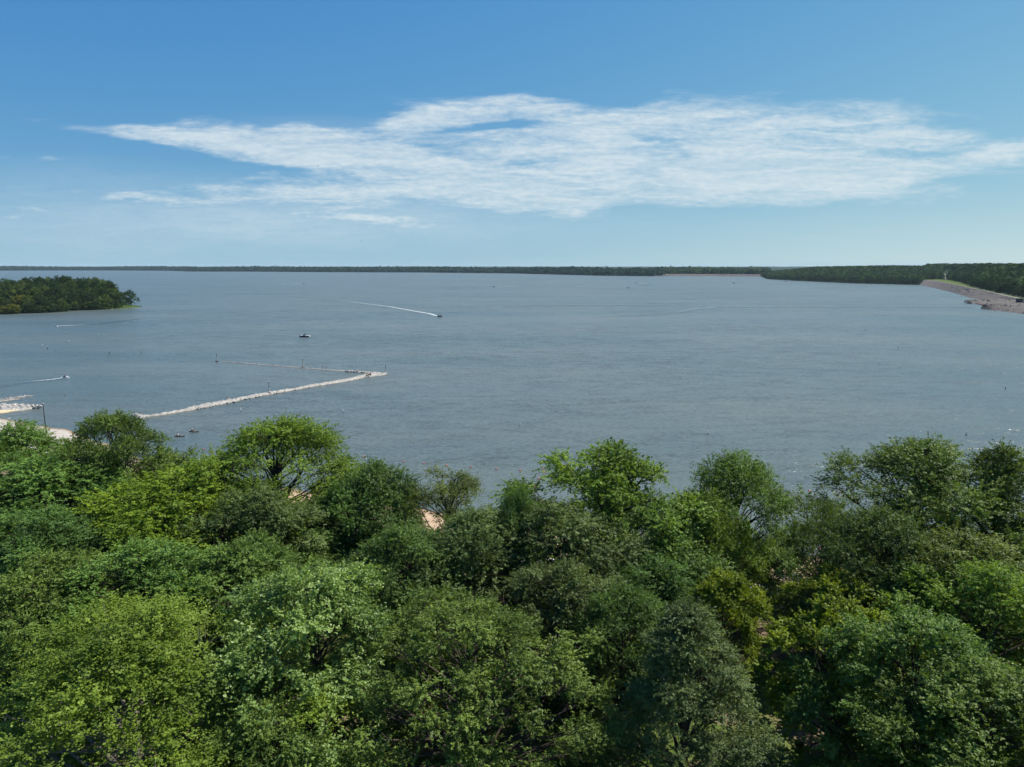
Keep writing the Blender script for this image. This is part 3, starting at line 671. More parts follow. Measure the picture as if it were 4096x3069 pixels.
L0 = [Vector(pen.pos(3776 + 6 * (1 - k), 5 + 300 * k)) + Vector((0, 0, .5)) for k in np.linspace(0, 1, 12)]
tag(ribbon('forest_road', [L0, [p + Vector((7, -1, 0)) for p in L0]], m_track), 'pale road climbing into the wood behind the dam', kind='structure')
def icorock(seed):
    g = np.random.default_rng(seed); t = (1 + 5 ** .5) / 2
    V = nrmz(np.array([(-1, t, 0), (1, t, 0), (-1, -t, 0), (1, -t, 0), (0, -1, t), (0, 1, t), (0, -1, -t), (0, 1, -t), (t, 0, -1), (t, 0, 1), (-t, 0, -1), (-t, 0, 1)], float))
    V = V * g.uniform(.72, 1.12, (12, 1)) * np.array([1, .8, .6])
    F = [(0, 11, 5), (0, 5, 1), (0, 1, 7), (0, 7, 10), (0, 10, 11), (1, 5, 9), (5, 11, 4), (11, 10, 2), (10, 7, 6), (7, 1, 8), (3, 9, 4), (3, 4, 2), (3, 2, 6), (3, 6, 8), (3, 8, 9), (4, 9, 5), (2, 4, 11), (6, 2, 10), (8, 6, 7), (9, 8, 1)]
    return V, F
ROCKS = [icorock(i) for i in range(8)]
ROCKME = []
for V, F in ROCKS:
    me = bpy.data.meshes.new('rock'); me.from_pydata([tuple(q) for q in V], [], F); me.update(); me.materials.append(m_rock); ROCKME.append(me)
def rock(p, size, parent, r):
    o = bpy.data.objects.new('rock', r.choice(ROCKME)); C.objects.link(o); o.parent = parent; o.location = p
    o.rotation_euler = (r.uniform(-.3, .3), r.uniform(-.3, .3), r.uniform(0, 6.28)); o.scale = [size * r.uniform(.8, 1.3) for _ in range(3)]
    return o
def rock_mass(name, pts, sizes, mat, parent, seed):
    r = random.Random(seed); v = []; f = []
    for p, s_ in zip(pts, sizes):
        V, F = ROCKS[r.randrange(8)]; a = r.uniform(0, 6.28); c, s2 = math.cos(a) * s_, math.sin(a) * s_; k = len(v)
        v += [(p[0] + q[0] * c - q[1] * s2, p[1] + q[0] * s2 + q[1] * c, p[2] + q[2] * s_) for q in V]; f += [tuple(i + k for i in q) for q in F]
    o = mesh_obj(name, v, f, mat, parent); o['kind'] = 'stuff'; return o
def mound(name, ctr, top, mat, parent, n=40, jit=.3, seed=1, edge=-.7, skirt=.25, thin=1.0):
    """a bank along a line: (px, py, half thickness in px)"""
    c = resample([G(p[0], p[1]) for p in ctr], n); a = resample([G(p[0], p[1] - p[2] * thin) for p in ctr], n); b = resample([G(p[0], p[1] + p[2] * thin) for p in ctr], n)
    a0 = [p + (p - q) * skirt + (p - q).normalized() * .7 for p, q in zip(a, c)]; b0 = [p + (p - q) * skirt + (p - q).normalized() * .7 for p, q in zip(b, c)]
    r = random.Random(seed)
    def lift(P, z): return [Vector((p.x, p.y, z * (r.uniform(.8, 1.2)))) for p in P]
    tp = min(top, 99)
    rows = [lift(b0, edge), lift(b, .04), lift([p.lerp(q, .35) for p, q in zip(b, c)], tp * .7), lift(c, tp), lift([p.lerp(q, .35) for p, q in zip(a, c)], tp * .7), lift(a, .04), lift(a0, edge)]
    o = ribbon(name, rows, mat, parent, True, jit, seed); return o, a, b, c
r1 = random.Random(77)
for nm, ctr, lab, hgt in (('stone_spur', ((3868, 1214, .6), (3920, 1212, 6), (3980, 1212, 9), (4060, 1212, 11), (4200, 1214, 12)), 'long brown stone spur in front of the dam', 4.0),
                     ('stone_spur', ((3933, 1235, .6), (3980, 1237, 6), (4040, 1239, 10), (4096, 1243, 13), (4250, 1252, 18)), 'nearest brown stone spur at the right edge', 5.0)):
    e = empty(nm, (0, 0, 0), 0, lab, 'stone bank', 'stone spurs by the dam')
    o, a, b, c = mound('bank', ctr, hgt, m_riprap, e, 40, .3, 9)
    pts = []; 
    for k in range(650):
        i = r1.randrange(40); t = r1.uniform(-1, 1); q = c[i].lerp(b[i] if t > 0 else a[i], abs(t)); pts.append((q.x + r1.uniform(-3, 3), q.y + r1.uniform(-2, 2), hgt * (1 - abs(t) ** 1.3) * .98))
    rock_mass('boulders', pts, [r1.uniform(.6, 1.5) for _ in pts], m_darkrock, e, 4)
m_red = pmat('red_plastic', (.42, .055, .035), .5, .4, .15, 3); m_dark = pmat('dark_metal', (.03, .032, .035), .6, .4, .3, 3); m_white = pmat('white_gelcoat', (.78, .78, .77), .35, .5, .04, 2)
m_wall = pmat('dark_concrete', (.085, .08, .078), .9, .2, .25, .8)
bm_ = empty('float_boom', (0, 0, 0), 0, 'dark red floating boom between the two stone spurs', 'boom')
bp = resample([G(3908, 1216.5), G(3930, 1221), G(3954, 1229)], 9)
for a, b in zip(bp, bp[1:]):
    MB().tube([a.lerp(b, .03) + Vector((0, 0, .35)), a.lerp(b, .97) + Vector((0, 0, .35))], .75, 8).build('float', m_red, bm_)
p = G(4078, 1209, 3.0); e = empty('intake_building', p, .35, 'small dark flat roofed building on the stone spur at the right edge', 'building')
MB().box((0, 0, 2.0), (6.5, 5, 4.4)).build('wall', m_wall, e); MB().box((0, 0, 4.4), (7.2, 5.7, .4)).build('roof', m_dark, e)
MB().box((-1.6, -2.55, 1.2), (1.1, .12, 2.2)).build('door', m_dark, e); MB().box((1.5, -2.55, 2.2), (1.4, .12, .9)).build('window', m_dark, e)
e = empty('walkway', (0, 0, 0), 0, 'pale railed walkway along the top of the long stone spur', 'walkway')
wp = resample([G(3950, 1196, 4.2), G(4000, 1195.5, 4.4), G(4060, 1197, 4.6)], 12)
ribbon('deck', [[q for q in wp], [back(q, 4) for q in wp]], m_road, e)
for q in wp: MB().tube([q - Vector((0, 0, 2.5)), q + Vector((0, 0, 1.1))], .09, 5).build('post', m_dark, e)
MB().tube([q + Vector((0, 0, 1.1)) for q in wp], .07, 5).build('rail', m_dark, e)
# far dam in the middle distance
e = empty('far_dam', (0, 0, 0), 0, 'low pinkish stone dam on the far shore right of the middle', 'dam')
A = resample([G(2620, 1105.2), G(2850, 1105.5), G(3075, 1107.5)], 60); B = [back(q, 28) + Vector((0, 0, 9.2)) for q in A]; A = [back(q, -3) - Vector((0, 0, 1)) for q in A]
ribbon('stone_slope', lerp_rows(A, B, 4), m_riprap, e, jit=.4, seed=8); ribbon('crest_road', [B, [back(q, 12) for q in B]], m_track, e)
# pale stony beach strip below the headland wood
o, *_ = mound('stony_bank', ((3455, 1133.5, .6), (3500, 1134, 1.6), (3560, 1135, 1.4), (3620, 1136.5, .8)), 1.6, m_gravel, None, 30, .3, 12); tag(o, 'pale stony bank at the foot of the right headland wood', kind='structure')

# ------------------------------------------------------------------ breakwater, sand spit, groin
NEAR = ((556, 1673, 1.2), (650, 1661, 2.5), (720, 1647, 4), (770, 1637, 8), (850, 1620, 8), (930, 1605, 8), (1000, 1590, 6), (1080, 1575, 6), (1160, 1562, 5), (1240, 1547, 5), (1320, 1534, 6), (1400, 1520, 7), (1450, 1507, 9), (1490, 1500, 11), (1530, 1498, 7), (1549, 1498, 1.5))
FARA = ((1520, 1493, 4), (1480, 1490, 5), (1420, 1487, 4.5), (1380, 1485, 3), (1320, 1481.5, 1.8), (1260, 1477, 1.5), (1200, 1472, 1.4), (1120, 1465.5, 1.3), (1040, 1459, 1.2), (960, 1453, 1.0), (890, 1447.5, .6))
bw = empty('breakwater', (0, 0, 0), 0, 'pale V shaped gravel breakwater with rocks, left of the middle', 'breakwater')
_, na, nb, nc = mound('gravel_bar', NEAR, .7, m_gravel, bw, 150, .16, 21, thin=.68)
_, fa, fb, fc = mound('gravel_bar', FARA, .24, m_gravel, bw, 90, .06, 22, thin=.6)
r2 = random.Random(31)
def rocks_on(line, lo, hi, n, s0, s1, parent, z=.15):
    m = len(line)
    for k in range(n):
        q = line[min(m - 1, max(0, int((lo + (hi - lo) * r2.random()) * m)))]; s_ = r2.uniform(s0, s1)
        rock((q.x + r2.gauss(0, .5), q.y + r2.gauss(0, .7), z + s_ * .25), s_, parent, r2)
rocks_on(na, .15, .48, 46, .25, .75, bw); rocks_on(nb, .17, .48, 40, .22, .6, bw); rocks_on(na, .48, .8, 26, .2, .5, bw); rocks_on(nb, .48, .72, 16, .2, .45, bw)
rocks_on(fb, .1, .2, 14, .5, 1.1, bw); rocks_on(fc, .55, 1, 16, .2, .5, bw, .05); rocks_on(nc, .0, .01, 6, .8, 1.4, bw); rocks_on(nc, .97, .99, 8, .4, .9, bw)
for k in range(5): q = G(536 + 9 * k, 1664 + 2.2 * k); rock((q.x, q.y, .2), 1.1, bw, r2)
m_dead = pmat('driftwood', (.17, .13, .09), .95, .1, .4, 5, bump=.5)
q = G(1476, 1503, .7); e = empty('driftwood', q, .4, 'brown driftwood stump lying on the breakwater point', 'driftwood')
MB().tube([(-1.4, 0, .1), (-.4, .1, .35), (.7, 0, .5)], [.28, .34, .42], 8).build('stump', m_dead, e)
for a in (0, .8, 1.7, 2.6, 3.6, 4.7): MB().tube([(.6, 0, .5), (.9, .6 * math.cos(a), .5 + .6 * math.sin(a)), (.8, 1.1 * math.cos(a), max(.02, .4 + 1.0 * math.sin(a)))], [.16, .1, .04], 5).build('root', m_dead, e)
# sand spit and stone groin at the left edge
sp_ = empty('sand_spit', (0, 0, 0), 0, 'white stone and yellow sand spit at the left edge', 'spit')
_, a, b, c = mound('stone_bank', ((-260, 1636, 12), (-100, 1637, 12), (0, 1636, 15), (60, 1633, 14), (105, 1632, 10), (132, 1633, 3), (150, 1635, .8)), .9, m_gravel, sp_, 50, .1, 41)
mound('sand_edge', ((-260, 1655, 9), (-60, 1651, 9), (0, 1648, 7), (40, 1645, 4), (75, 1642, 2)), .5, m_yell, sp_, 40, .02, 42)
for k in range(110):
    i = r2.randrange(50); t = r2.uniform(-1, .6); q = c[i].lerp(b[i] if t > 0 else a[i], abs(t))
    if q.x > -215: rock((q.x + r2.uniform(-2, 2), q.y, .1 + .8 * (1 - t * t)), r2.uniform(.4, .9), sp_, r2)
gr = empty('stone_groin', (0, 0, 0), 0, 'double line of white stones reaching into the lake at the left edge', 'groin')
for (x0, y0, x1, y1, n) in ((-90, 1616, 138, 1584, 34), (-90, 1611, 120, 1582, 30)):
    for k in range(n):
        q = G(x0 + (x1 - x0) * (k + r2.uniform(-.3, .3)) / n, y0 + (y1 - y0) * k / n + r2.uniform(-.6, .6)); rock((q.x, q.y, .12), r2.uniform(.3, .6), gr, r2)
mound('gravel_ridge', ((-120, 1622, 1.2), (0, 1607, 1.2), (80, 1597, .8)), .3, m_gravel, gr, 30, .03, 44)

# ------------------------------------------------------------------ rail fence along the path
m_wood = pmat('weathered_wood', (.085, .062, .045), .95, .1, .3, 4)
fe = empty('rail_fence', (0, 0, 0), 0, 'dark two rail wooden fence along the path before the sand', 'fence')
fp = [(x, float(ys(x)) - 22) for x in np.arange(6, 70, 2.6)]
pm = MB().box((0, 0, .5), (.14, .14, 1.2)).build('post', m_wood, fe); first = True
for (x, y) in fp:
    o = pm if first else pm.copy()
    if not first: C.objects.link(o); o.parent = fe
    first = False; o.location = (x, y, float(gz(x, y)))
for (x0, y0), (x1, y1) in zip(fp, fp[1:]):
    for h in (.55, 1.0): MB().tube([(x0, y0, float(gz(x0, y0)) + h), (x1, y1, float(gz(x1, y1)) + h)], .055, 5).build('rail', m_wood, fe)

# ------------------------------------------------------------------ people
m_skin = pmat('skin', (.42, .25, .17), .6, .3, .06, 8); m_hair = pmat('dark_hair', (.03, .022, .016), .7, .3, .2, 20); m_navy = pmat('navy_cloth', (.022, .026, .04), .9, .1, .15, 12)
m_black = pmat('black_cloth', (.012, .012, .014), .9, .1, .2, 12); m_whitec = pmat('white_cloth', (.75, .75, .74), .9, .1, .05, 12); m_redc = pmat('red_cloth', (.50, .05, .04), .9, .1, .1, 12); m_bluec = pmat('blue_cloth', (.03, .07, .30), .9, .1, .1, 12)
POSES = {  # joint -> position (x forward, y left, z up)
    'walk': dict(pelvis=(0, 0, .95), spine=(0, 0, 1.15), chest=(.01, 0, 1.36), neck=(.02, 0, 1.5), head=(.04, 0, 1.62), crown=(.03, 0, 1.72), nose=(.135, 0, 1.62),
                 shl=(.01, .17, 1.42), ell=(-.08, .23, 1.15), wrl=(.05, .24, .92), pal=(.08, .24, .85), shr=(.01, -.17, 1.42), elr=(.06, -.23, 1.15), wrr=(.2, -.22, .95), par=(.25, -.22, .89),
                 hil=(0, .1, .9), knl=(.14, .11, .5), anl=(.10, .11, .08), tol=(.26, .12, .03), hir=(0, -.1, .9), knr=(-.04, -.11, .49), anr=(-.26, -.11, .12), tor=(-.14, -.12, .04)),
    'sit': dict(pelvis=(0, 0, .1), spine=(-.02, 0, .3), chest=(0, 0, .5), neck=(.02, 0, .66), head=(.05, 0, .78), crown=(.04, 0, .88), nose=(.145, 0, .78),
                shl=(.02, .17, .57), ell=(.18, .25, .36), wrl=(.40, .22, .40), pal=(.47, .21, .42), shr=(.02, -.17, .57), elr=(.18, -.25, .36), wrr=(.40, -.22, .40), par=(.47, -.21, .42),
                hil=(.05, .1, .08), knl=(.45, .15, .28), anl=(.82, .12, .07), tol=(.92, .13, .16), hir=(.05, -.1, .08), knr=(.45, -.15, .28), anr=(.82, -.12, .07), tor=(.92, -.13, .16)),
    'ride': dict(pelvis=(0, 0, .1), spine=(.03, 0, .3), chest=(.10, 0, .5), neck=(.15, 0, .64), head=(.19, 0, .76), crown=(.18, 0, .86), nose=(.285, 0, .76),
                 shl=(.12, .18, .56), ell=(.32, .25, .42), wrl=(.55, .22, .42), pal=(.62, .2, .42), shr=(.12, -.18, .56), elr=(.32, -.25, .42), wrr=(.55, -.22, .42), par=(.62, -.2, .42),
                 hil=(.04, .12, .06), knl=(.35, .28, -.02), anl=(.22, .30, -.38), tol=(.36, .31, -.42), hir=(.04, -.12, .06), knr=(.35, -.28, -.02), anr=(.22, -.30, -.38), tor=(.36, -.31, -.42))}
LINKS = [('pelvis', 'spine'), ('spine', 'chest'), ('chest', 'neck'), ('neck', 'head'), ('head', 'crown'), ('head', 'nose'), ('chest', 'shl'), ('shl', 'ell'), ('ell', 'wrl'), ('wrl', 'pal'), ('chest', 'shr'), ('shr', 'elr'), ('elr', 'wrr'), ('wrr', 'par'),
         ('pelvis', 'hil'), ('hil', 'knl'), ('knl', 'anl'), ('anl', 'tol'), ('pelvis', 'hir'), ('hir', 'knr'), ('knr', 'anr'), ('anr', 'tor')]
RAD = dict(pelvis=.145, spine=.125, chest=.145, neck=.055, head=.095, crown=.07, nose=.016, sh=.065, el=.043, wr=.03, pa=.034, hi=.095, kn=.058, an=.04, to=.034)
def body_mesh(pose):
    J = POSES[pose]; names = list(J); V = [J[n] for n in names]; E = [(names.index(a), names.index(b)) for a, b in LINKS]
    rad = [RAD.get(n, RAD.get(n[:2])) for n in names]; grp = ['arm' if n[:2] in ('el', 'wr', 'pa') else 'top' if n[:2] in ('sh',) or n in ('chest', 'spine') else 'head' if n in ('neck', 'head', 'crown', 'nose') else 'bottom' if n[:2] in ('hi', 'pe', 'kn') else 'leg' for n in names]
    for sd_, y in (('pal', 1), ('par', -1)):          # five fingers on each palm
        pi = names.index(sd_); P = Vector(J[sd_]); W = Vector(J['wr' + sd_[-1]]); d = (P - W).normalized(); s_ = Vector((0, 0, 1)).cross(d).normalized() if abs(d.z) < .9 else Vector((1, 0, 0))
        for k in range(5):
            off = (k - 2) * .017; L_ = (.05, .075, .085, .08, .06)[k]; q = P + d * .03 + s_ * off; q2 = P + d * (.03 + L_) + s_ * off * 1.3 - Vector((0, 0, .02))
            V += [tuple(q), tuple(q2)]; rad += [.010, .008]; grp += ['arm', 'arm']; E += [(pi, len(V) - 2), (len(V) - 2, len(V) - 1)]
    me = bpy.data.meshes.new('body_cage'); me.from_pydata(V, E, []); o = bpy.data.objects.new('body_cage', me); C.objects.link(o)
    m = o.modifiers.new('skin', 'SKIN'); m.use_smooth_shade = True
    for i, sv in enumerate(me.skin_vertices[0].data): sv.radius = (rad[i], rad[i]); sv.use_root = (i == 0)
    ss = o.modifiers.new('sub', 'SUBSURF'); ss.levels = 1; ss.render_levels = 1
    dg = bpy.context.evaluated_depsgraph_get(); ev = o.evaluated_get(dg); out = bpy.data.meshes.new_from_object(ev); out.name = 'person'
    bpy.data.objects.remove(o)
    while len(out.materials) < 3: out.materials.append(None)
    A = np.array(V); idx = []
    for p in out.polygons:
        g = grp[int(np.argmin(((A - np.array(p.center)) ** 2).sum(1)))]; idx.append({'top': 1, 'bottom': 2}.get(g, 0))
    out.polygons.foreach_set('material_index', idx)
    hb = MB(); h = Vector(J['head']) + Vector((-.02, 0, .035)); hb.lathe([(.085, -.05), (.108, 0), (.1, .05), (.07, .085), (.02, .1)], h, 10)
    hm = bpy.data.meshes.new('hair'); hm.from_pydata([tuple(q) for q in hb.v], [], hb.f); hm.update(); hm.materials.append(None)
    return out, hm
BODY = {k: body_mesh(k) for k in POSES}
def person(pose, loc, rz, top, bottom, label, hair=None, hat=None, scale=1.0):
    me, hm = BODY[pose]; o = bpy.data.objects.new('person', me); C.objects.link(o); o.location = loc; o.rotation_euler = (0, 0, rz); o.scale = (scale,) * 3
    for i, m in enumerate((m_skin, top, bottom)): o.material_slots[i].link = 'OBJECT'; o.material_slots[i].material = m
    h = bpy.data.objects.new('hat' if hat else 'hair', hm); C.objects.link(h); h.parent = o; h.material_slots[0].link = 'OBJECT'; h.material_slots[0].material = hat or hair or m_hair
    if hat: h.scale = (1.08, 1.08, 1.02)
    return tag(o, label, 'person')
p = G(1292, 1477.5, .33); person('walk', p, R_(180), m_black, m_navy, 'left of two people in dark clothes walking along the far breakwater arm')
p = G(1305, 1478.5, .33); person('walk', p, R_(165), m_navy, m_black, 'right of two people in dark clothes walking along the far breakwater arm')

# ------------------------------------------------------------------ boats
m_hulld = pmat('dark_blue_hull', (.02, .035, .055), .3, .5, .1, 2); m_glass = pmat('tinted_glass', (.02, .03, .04), .08, .6, .1, 2); m_canvas = pmat('dark_canvas', (.02, .025, .032), .9, .1, .1, 4)
m_tan = pmat('tan_vinyl', (.42, .36, .28), .6, .3, .08, 4); m_chrome = pmat('steel_tube', (.5, .5, .5), .3, .5, .05, 4, metal=.9); m_alu = pmat('aluminium', (.42, .42, .42), .45, .5, .1, 3, metal=.6)
m_kayak = pmat('tan_kayak_plastic', (.30, .27, .22), .5, .4, .2, 2); m_kdark = pmat('dark_kayak_plastic', (.035, .035, .033), .5, .4, .2, 2); m_yel = pmat('yellow_hull', (.55, .45, .12), .4, .4, .08, 3)
def hull_rows(L, B, D, draft, nx=13, bowp=2.2, rake=.12):
    """keel, chine and sheer lines from stern to bow (x forward)"""
    kl = []; ch = []; sh = []
    for i in range(nx):
        t = i / (nx - 1); x = -L / 2 + L * t; f = max(0., (t - .35) / .65); b = B / 2 * (1 - f ** bowp) + .01
        kl.append((x - rake * L * f * .6, 0, -draft + draft * f ** 2.5 * 1.2)); ch.append((x - rake * L * f * .35, b * .86, -draft * .25 + D * .22 * f)); sh.append((x, b, D * (1 + .22 * f)))
    return kl, ch, sh
def hull_mesh(name, L, B, D, draft, mat, parent, deckmat=None, open_from=.0, open_to=0.0, **kw):
    kl, ch, sh = hull_rows(L, B, D, draft, **kw); n = len(kl); mir = lambda r: [(x, -y, z) for x, y, z in r]
    rows = [mir(sh), mir(ch), kl, ch, sh]; v = [q for r in rows for q in r]
    f = [(j * n + i, j * n + i + 1, (j + 1) * n + i + 1, (j + 1) * n + i) for j in range(4) for i in range(n - 1)]; f.append((0, n, 2 * n, 3 * n, 4 * n))
    o = mesh_obj(name, v, f, mat, parent, False)
    v = []; f = []; k = 0                                   # deck with a cockpit well
    for i in range(n):
        x, y, z = sh[i]; t = i / (n - 1); inn = open_from < t < open_to
        w = y * (.78 if inn else .5); zz = z - (D * .55 if inn else -.02)
        v += [(x, -y * .985, z), (x, -w, z + .02), (x, -w, zz), (x, w, zz), (x, w, z + .02), (x, y * .985, z)]
    for i in range(n - 1):
        for j in range(5): f.append((i * 6 + j, i * 6 + j + 1, (i + 1) * 6 + j + 1, (i + 1) * 6 + j))
    mesh_obj('deck', v, f, deckmat or mat, parent, False)
    return o
def outboard(x, z, parent, s=1.0):
    o = MB().box((x - .15 * s, 0, z + .25 * s), (.45 * s, .35 * s, .5 * s), taper=.75).build('outboard_motor', m_dark, parent); MB().box((x - .1 * s, 0, z - .3 * s), (.16 * s, .1 * s, .9 * s)).build('leg', m_dark, o)
def bimini(x0, x1, hw, z, parent, mat, base):
    b = MB(); n = 5; v = []
    for xx in (x0, (x0 + x1) / 2, x1):
        for k in range(n): a = -1 + 2 * k / (n - 1); v.append((xx, hw * a, z + .16 * (1 - a * a) - (.06 if xx != (x0 + x1) / 2 else 0)))
    f = [(j * n + i, j * n + i + 1, (j + 1) * n + i + 1, (j + 1) * n + i) for j in range(2) for i in range(n - 1)]
    v2 = [(q[0], q[1], q[2] - .06) for q in v]; o = mesh_obj('canopy', v + v2, f + [tuple(i + 15 for i in q[::-1]) for q in f], mat, parent)
    for sx in (x0, x1):
        for sy in (-1, 1): MB().tube([((x0 + x1) / 2 + (sx - (x0 + x1) / 2) * .45, sy * hw, base), (sx, sy * hw, z - .05)], .03, 5).build('canopy_pole', m_chrome, parent)
    return o
def windshield(x, hw, z, h, parent):
    v = [(x - .3, -hw, z), (x + .25, -hw * .55, z), (x + .25, hw * .55, z), (x - .3, hw, z), (x - .5, -hw * .92, z + h), (x - .05, -hw * .5, z + h), (x - .05, hw * .5, z + h), (x - .5, hw * .92, z + h)]
    return mesh_obj('windshield', v, [(0, 1, 5, 4), (1, 2, 6, 5), (2, 3, 7, 6)], m_glass, parent)
def motorboat(px, py, rz, label, L=6.0, B=2.3, hullm=None, deckm=None, top=None, group='boats on the lake', pitch=0.0):
    e = empty('motorboat', G(px, py, 0), rz, label, 'boat', group); e.rotation_euler = (0, -pitch, rz)
    hull_mesh('hull', L, B, .85 * L / 6, .3, hullm or m_white, e, deckm or m_white, .08, .62)
    k = L / 6; windshield(L * .10, B * .40, .88 * k, .45 * k, e)
    for x, y in ((-L * .04, .5), (-L * .04, -.5)): MB().box((x, y * k, .62 * k), (.55 * k, .5 * k, .35 * k)).box((x - .25 * k, y * k, .95 * k), (.12 * k, .5 * k, .5 * k)).build('seat', m_tan, e)
    MB().box((-L * .33, 0, .6 * k), (.6 * k, B * .7, .4 * k)).build('bench', m_tan, e)
    outboard(-L / 2, .35 * k, e, k)
    if top: bimini(-L * .22, L * .12, B * .42, 2.0 * k, e, top, .85 * k)
    return e
def pontoon(px, py, rz, label, L=7.5, rail=None, top=None, group='boats on the lake'):
    e = empty('pontoon_boat', G(px, py, 0), rz, label, 'boat', group)
    for sy in (-1, 1): MB().lathe([(.05, -L / 2), (.3, -L / 2 + .15), (.32, L / 2 - 1.2), (.2, L / 2 - .4), (.02, L / 2)], (0, sy * .85, .12), 10, 'X').build('pontoon', m_alu, e, True)
    MB().box((-.1, 0, .52), (L * .93, 2.45, .14)).build('deck', m_tan, e)
    rm = rail or m_dark
    for sy in (-1, 1): MB().box((-.2, sy * 1.2, .9), (L * .8, .06, .62)).build('rail_panel', rm, e)
    for sx in (-1, 1): MB().box((-.2 + sx * L * .4, 0, .9), (.06, 2.4, .62)).build('rail_panel', rm, e)
    for x, y in ((1.8, .75), (1.8, -.75), (-2.2, .75)): MB().box((x, y, .78), (1.5, .6, .4)).box((x, y * 1.35, 1.1), (1.5, .14, .4)).build('bench', m_tan, e)
    MB().box((-.4, -.6, .95), (.5, .7, .8), taper=.8).build('console', m_dark, e)
    bimini(-2.3, .9, 1.15, 2.75, e, top or m_canvas, .6); outboard(-L / 2, .4, e, 1.0)
    return e
# foam wakes and smooth trails: strips on the water, thinning out behind the boat
NTR = [0]
def trail(name, pts, w0, w1, strength, mat, label, n=70, z=.03, fade=1.2):
    NTR[0] += 1; z = .02 + .012 * NTR[0] + (.2 if mat is m_foam else 0)      # each sheet a little above the one before
    c = resample([G(*p) for p in pts], n); v = []; f = []; t_ = []; m = 7; r = random.Random(len(label))
    for i, q in enumerate(c):
        d = (c[min(i + 1, n - 1)] - c[max(i - 1, 0)]).normalized(); s_ = Vector((-d.y, d.x, 0)); k = i / (n - 1); wd = (w0 + (w1 - w0) * k) * r.uniform(.85, 1.15)
        for j in range(m): a = -1 + 2 * j / (m - 1); v.append(q + s_ * a * wd / 2 + Vector((0, 0, z))); t_.append(max(0, (1 - a * a)) * strength * (1 - k) ** fade * min(1, k * 30 + .4))
    for i in range(n - 1):
        for j in range(m - 1): f.append((i * m + j, i * m + j + 1, (i + 1) * m + j + 1, (i + 1) * m + j))
    if (v[1] - v[0]).cross(v[m] - v[0]).z < 0: f = [q[::-1] for q in f]
    o = mesh_obj(name, v, f, mat); a = o.data.attributes.new('tint', 'FLOAT', 'POINT'); a.data.foreach_set('value', np.array(t_, np.float32))
    return tag(o, label, 'wake', kind='stuff')
# the anchored cruiser
e = empty('cabin_cruiser', G(1217, 1349, 0), R_(186), 'white cruiser with dark hull and arch, lying still above the breakwater', 'boat', 'boats on the lake')
hull_mesh('hull', 6.6, 2.5, 1.05, .35, m_hulld, e, m_white, .1, .5); windshield(.55, 1.0, 1.1, .55, e)
MB().box((1.2, 0, 1.15), (1.5, 1.5, .3), taper=.8).build('cabin_top', m_white, e)
for x, y in ((-.2, .55), (-.2, -.55)): MB().box((x, y, .85), (.6, .55, .4)).box((x - .28, y, 1.2), (.13, .55, .55)).build('seat', m_whitec, e)
MB().box((-1.9, 0, .8), (.7, 1.9, .45)).build('bench', m_whitec, e); MB().box((-3.45, 0, .55), (.7, 2.1, .9)).build('swim_platform', m_white, e)
MB().tube([(-.9, -1.1, 1.05), (-.5, -1.05, 1.9), (-.3, 0, 2.15), (-.5, 1.05, 1.9), (-.9, 1.1, 1.05)], .11, 6).build('arch', m_dark, e); bimini(-1.6, .2, 1.0, 2.25, e, m_canvas, 1.0)
pontoon(1760, 1268, R_(-62), 'dark canopied pontoon boat heading towards us, trailing a white wake', 7.5, m_dark)
trail('wake', ((1752, 1266), (1715, 1255), (1660, 1246), (1560, 1228), (1450, 1214), (1330, 1198), (1230, 1189), (1100, 1181), (980, 1174)), 3.5, 9, .85, m_foam, 'white foam wake behind the dark pontoon boat', 120, fade=1.5)
trail('wake', ((1752, 1266), (1660, 1246), (1560, 1228), (1450, 1214), (1330, 1198), (1230, 1189), (1100, 1181), (980, 1174), (850, 1169)), 16, 34, .7, m_slick, 'smooth trail on both sides of the pontoon boat wake', 120, .015, .5)
def jetski(px, py, rz, label, top, plabel):
    p = G(px, py, 0); e = empty('jet_ski', p, rz, label, 'jet ski', 'jet skis'); hull_mesh('hull', 3.3, 1.15, .45, .18, m_white, e, m_white, 2, 3, nx=11)
    MB().box((-.35, 0, .62), (1.3, .38, .3), taper=.8).build('seat', m_dark, e); MB().box((.55, 0, .72), (.8, .55, .4), taper=.55).build('cowl', m_white, e)
    MB().tube([(.35, -.36, .98), (.42, 0, .92), (.35, .36, .98)], .03, 6).build('handlebar', m_dark, e); MB().box((-.2, .5, .42), (1.5, .1, .18)).box((-.2, -.5, .42), (1.5, .1, .18)).build('side_stripe', m_dark, e)
    c, s_ = math.cos(rz), math.sin(rz); person('ride', (p.x - .25 * c, p.y - .25 * s_, .72), rz, top, m_black, plabel)
    return e
jetski(262, 1513, R_(22), 'white jet ski moving right, above the stone groin', m_black, 'rider in black on the jet ski above the stone groin')
trail('wake', ((248, 1515), (200, 1521), (140, 1527), (60, 1535), (0, 1545)), 1.0, 5, 1.0, m_foam, 'thin foam wake behind the jet ski near the groin', 60, fade=1.6)
trail('wake', ((248, 1515), (140, 1526), (40, 1540), (-60, 1558)), 4, 14, .6, m_slick, 'smooth trail behind the jet ski near the groin', 60, .015, .5)
jetski(222, 1306, R_(178), 'white jet ski moving left below the island', m_tan, 'rider in tan on the jet ski below the island')
trail('wake', ((226, 1305.5), (250, 1305.3), (280, 1304), (330, 1301), (420, 1296)), 1.8, 4, 1.2, m_foam, 'white foam wake behind the jet ski below the island', 50)
trail('wake', ((240, 1305), (400, 1297), (600, 1270), (800, 1248)), 5, 10, .5, m_slick, 'smooth dark trail leading right from the jet ski below the island', 60, .015, .4)
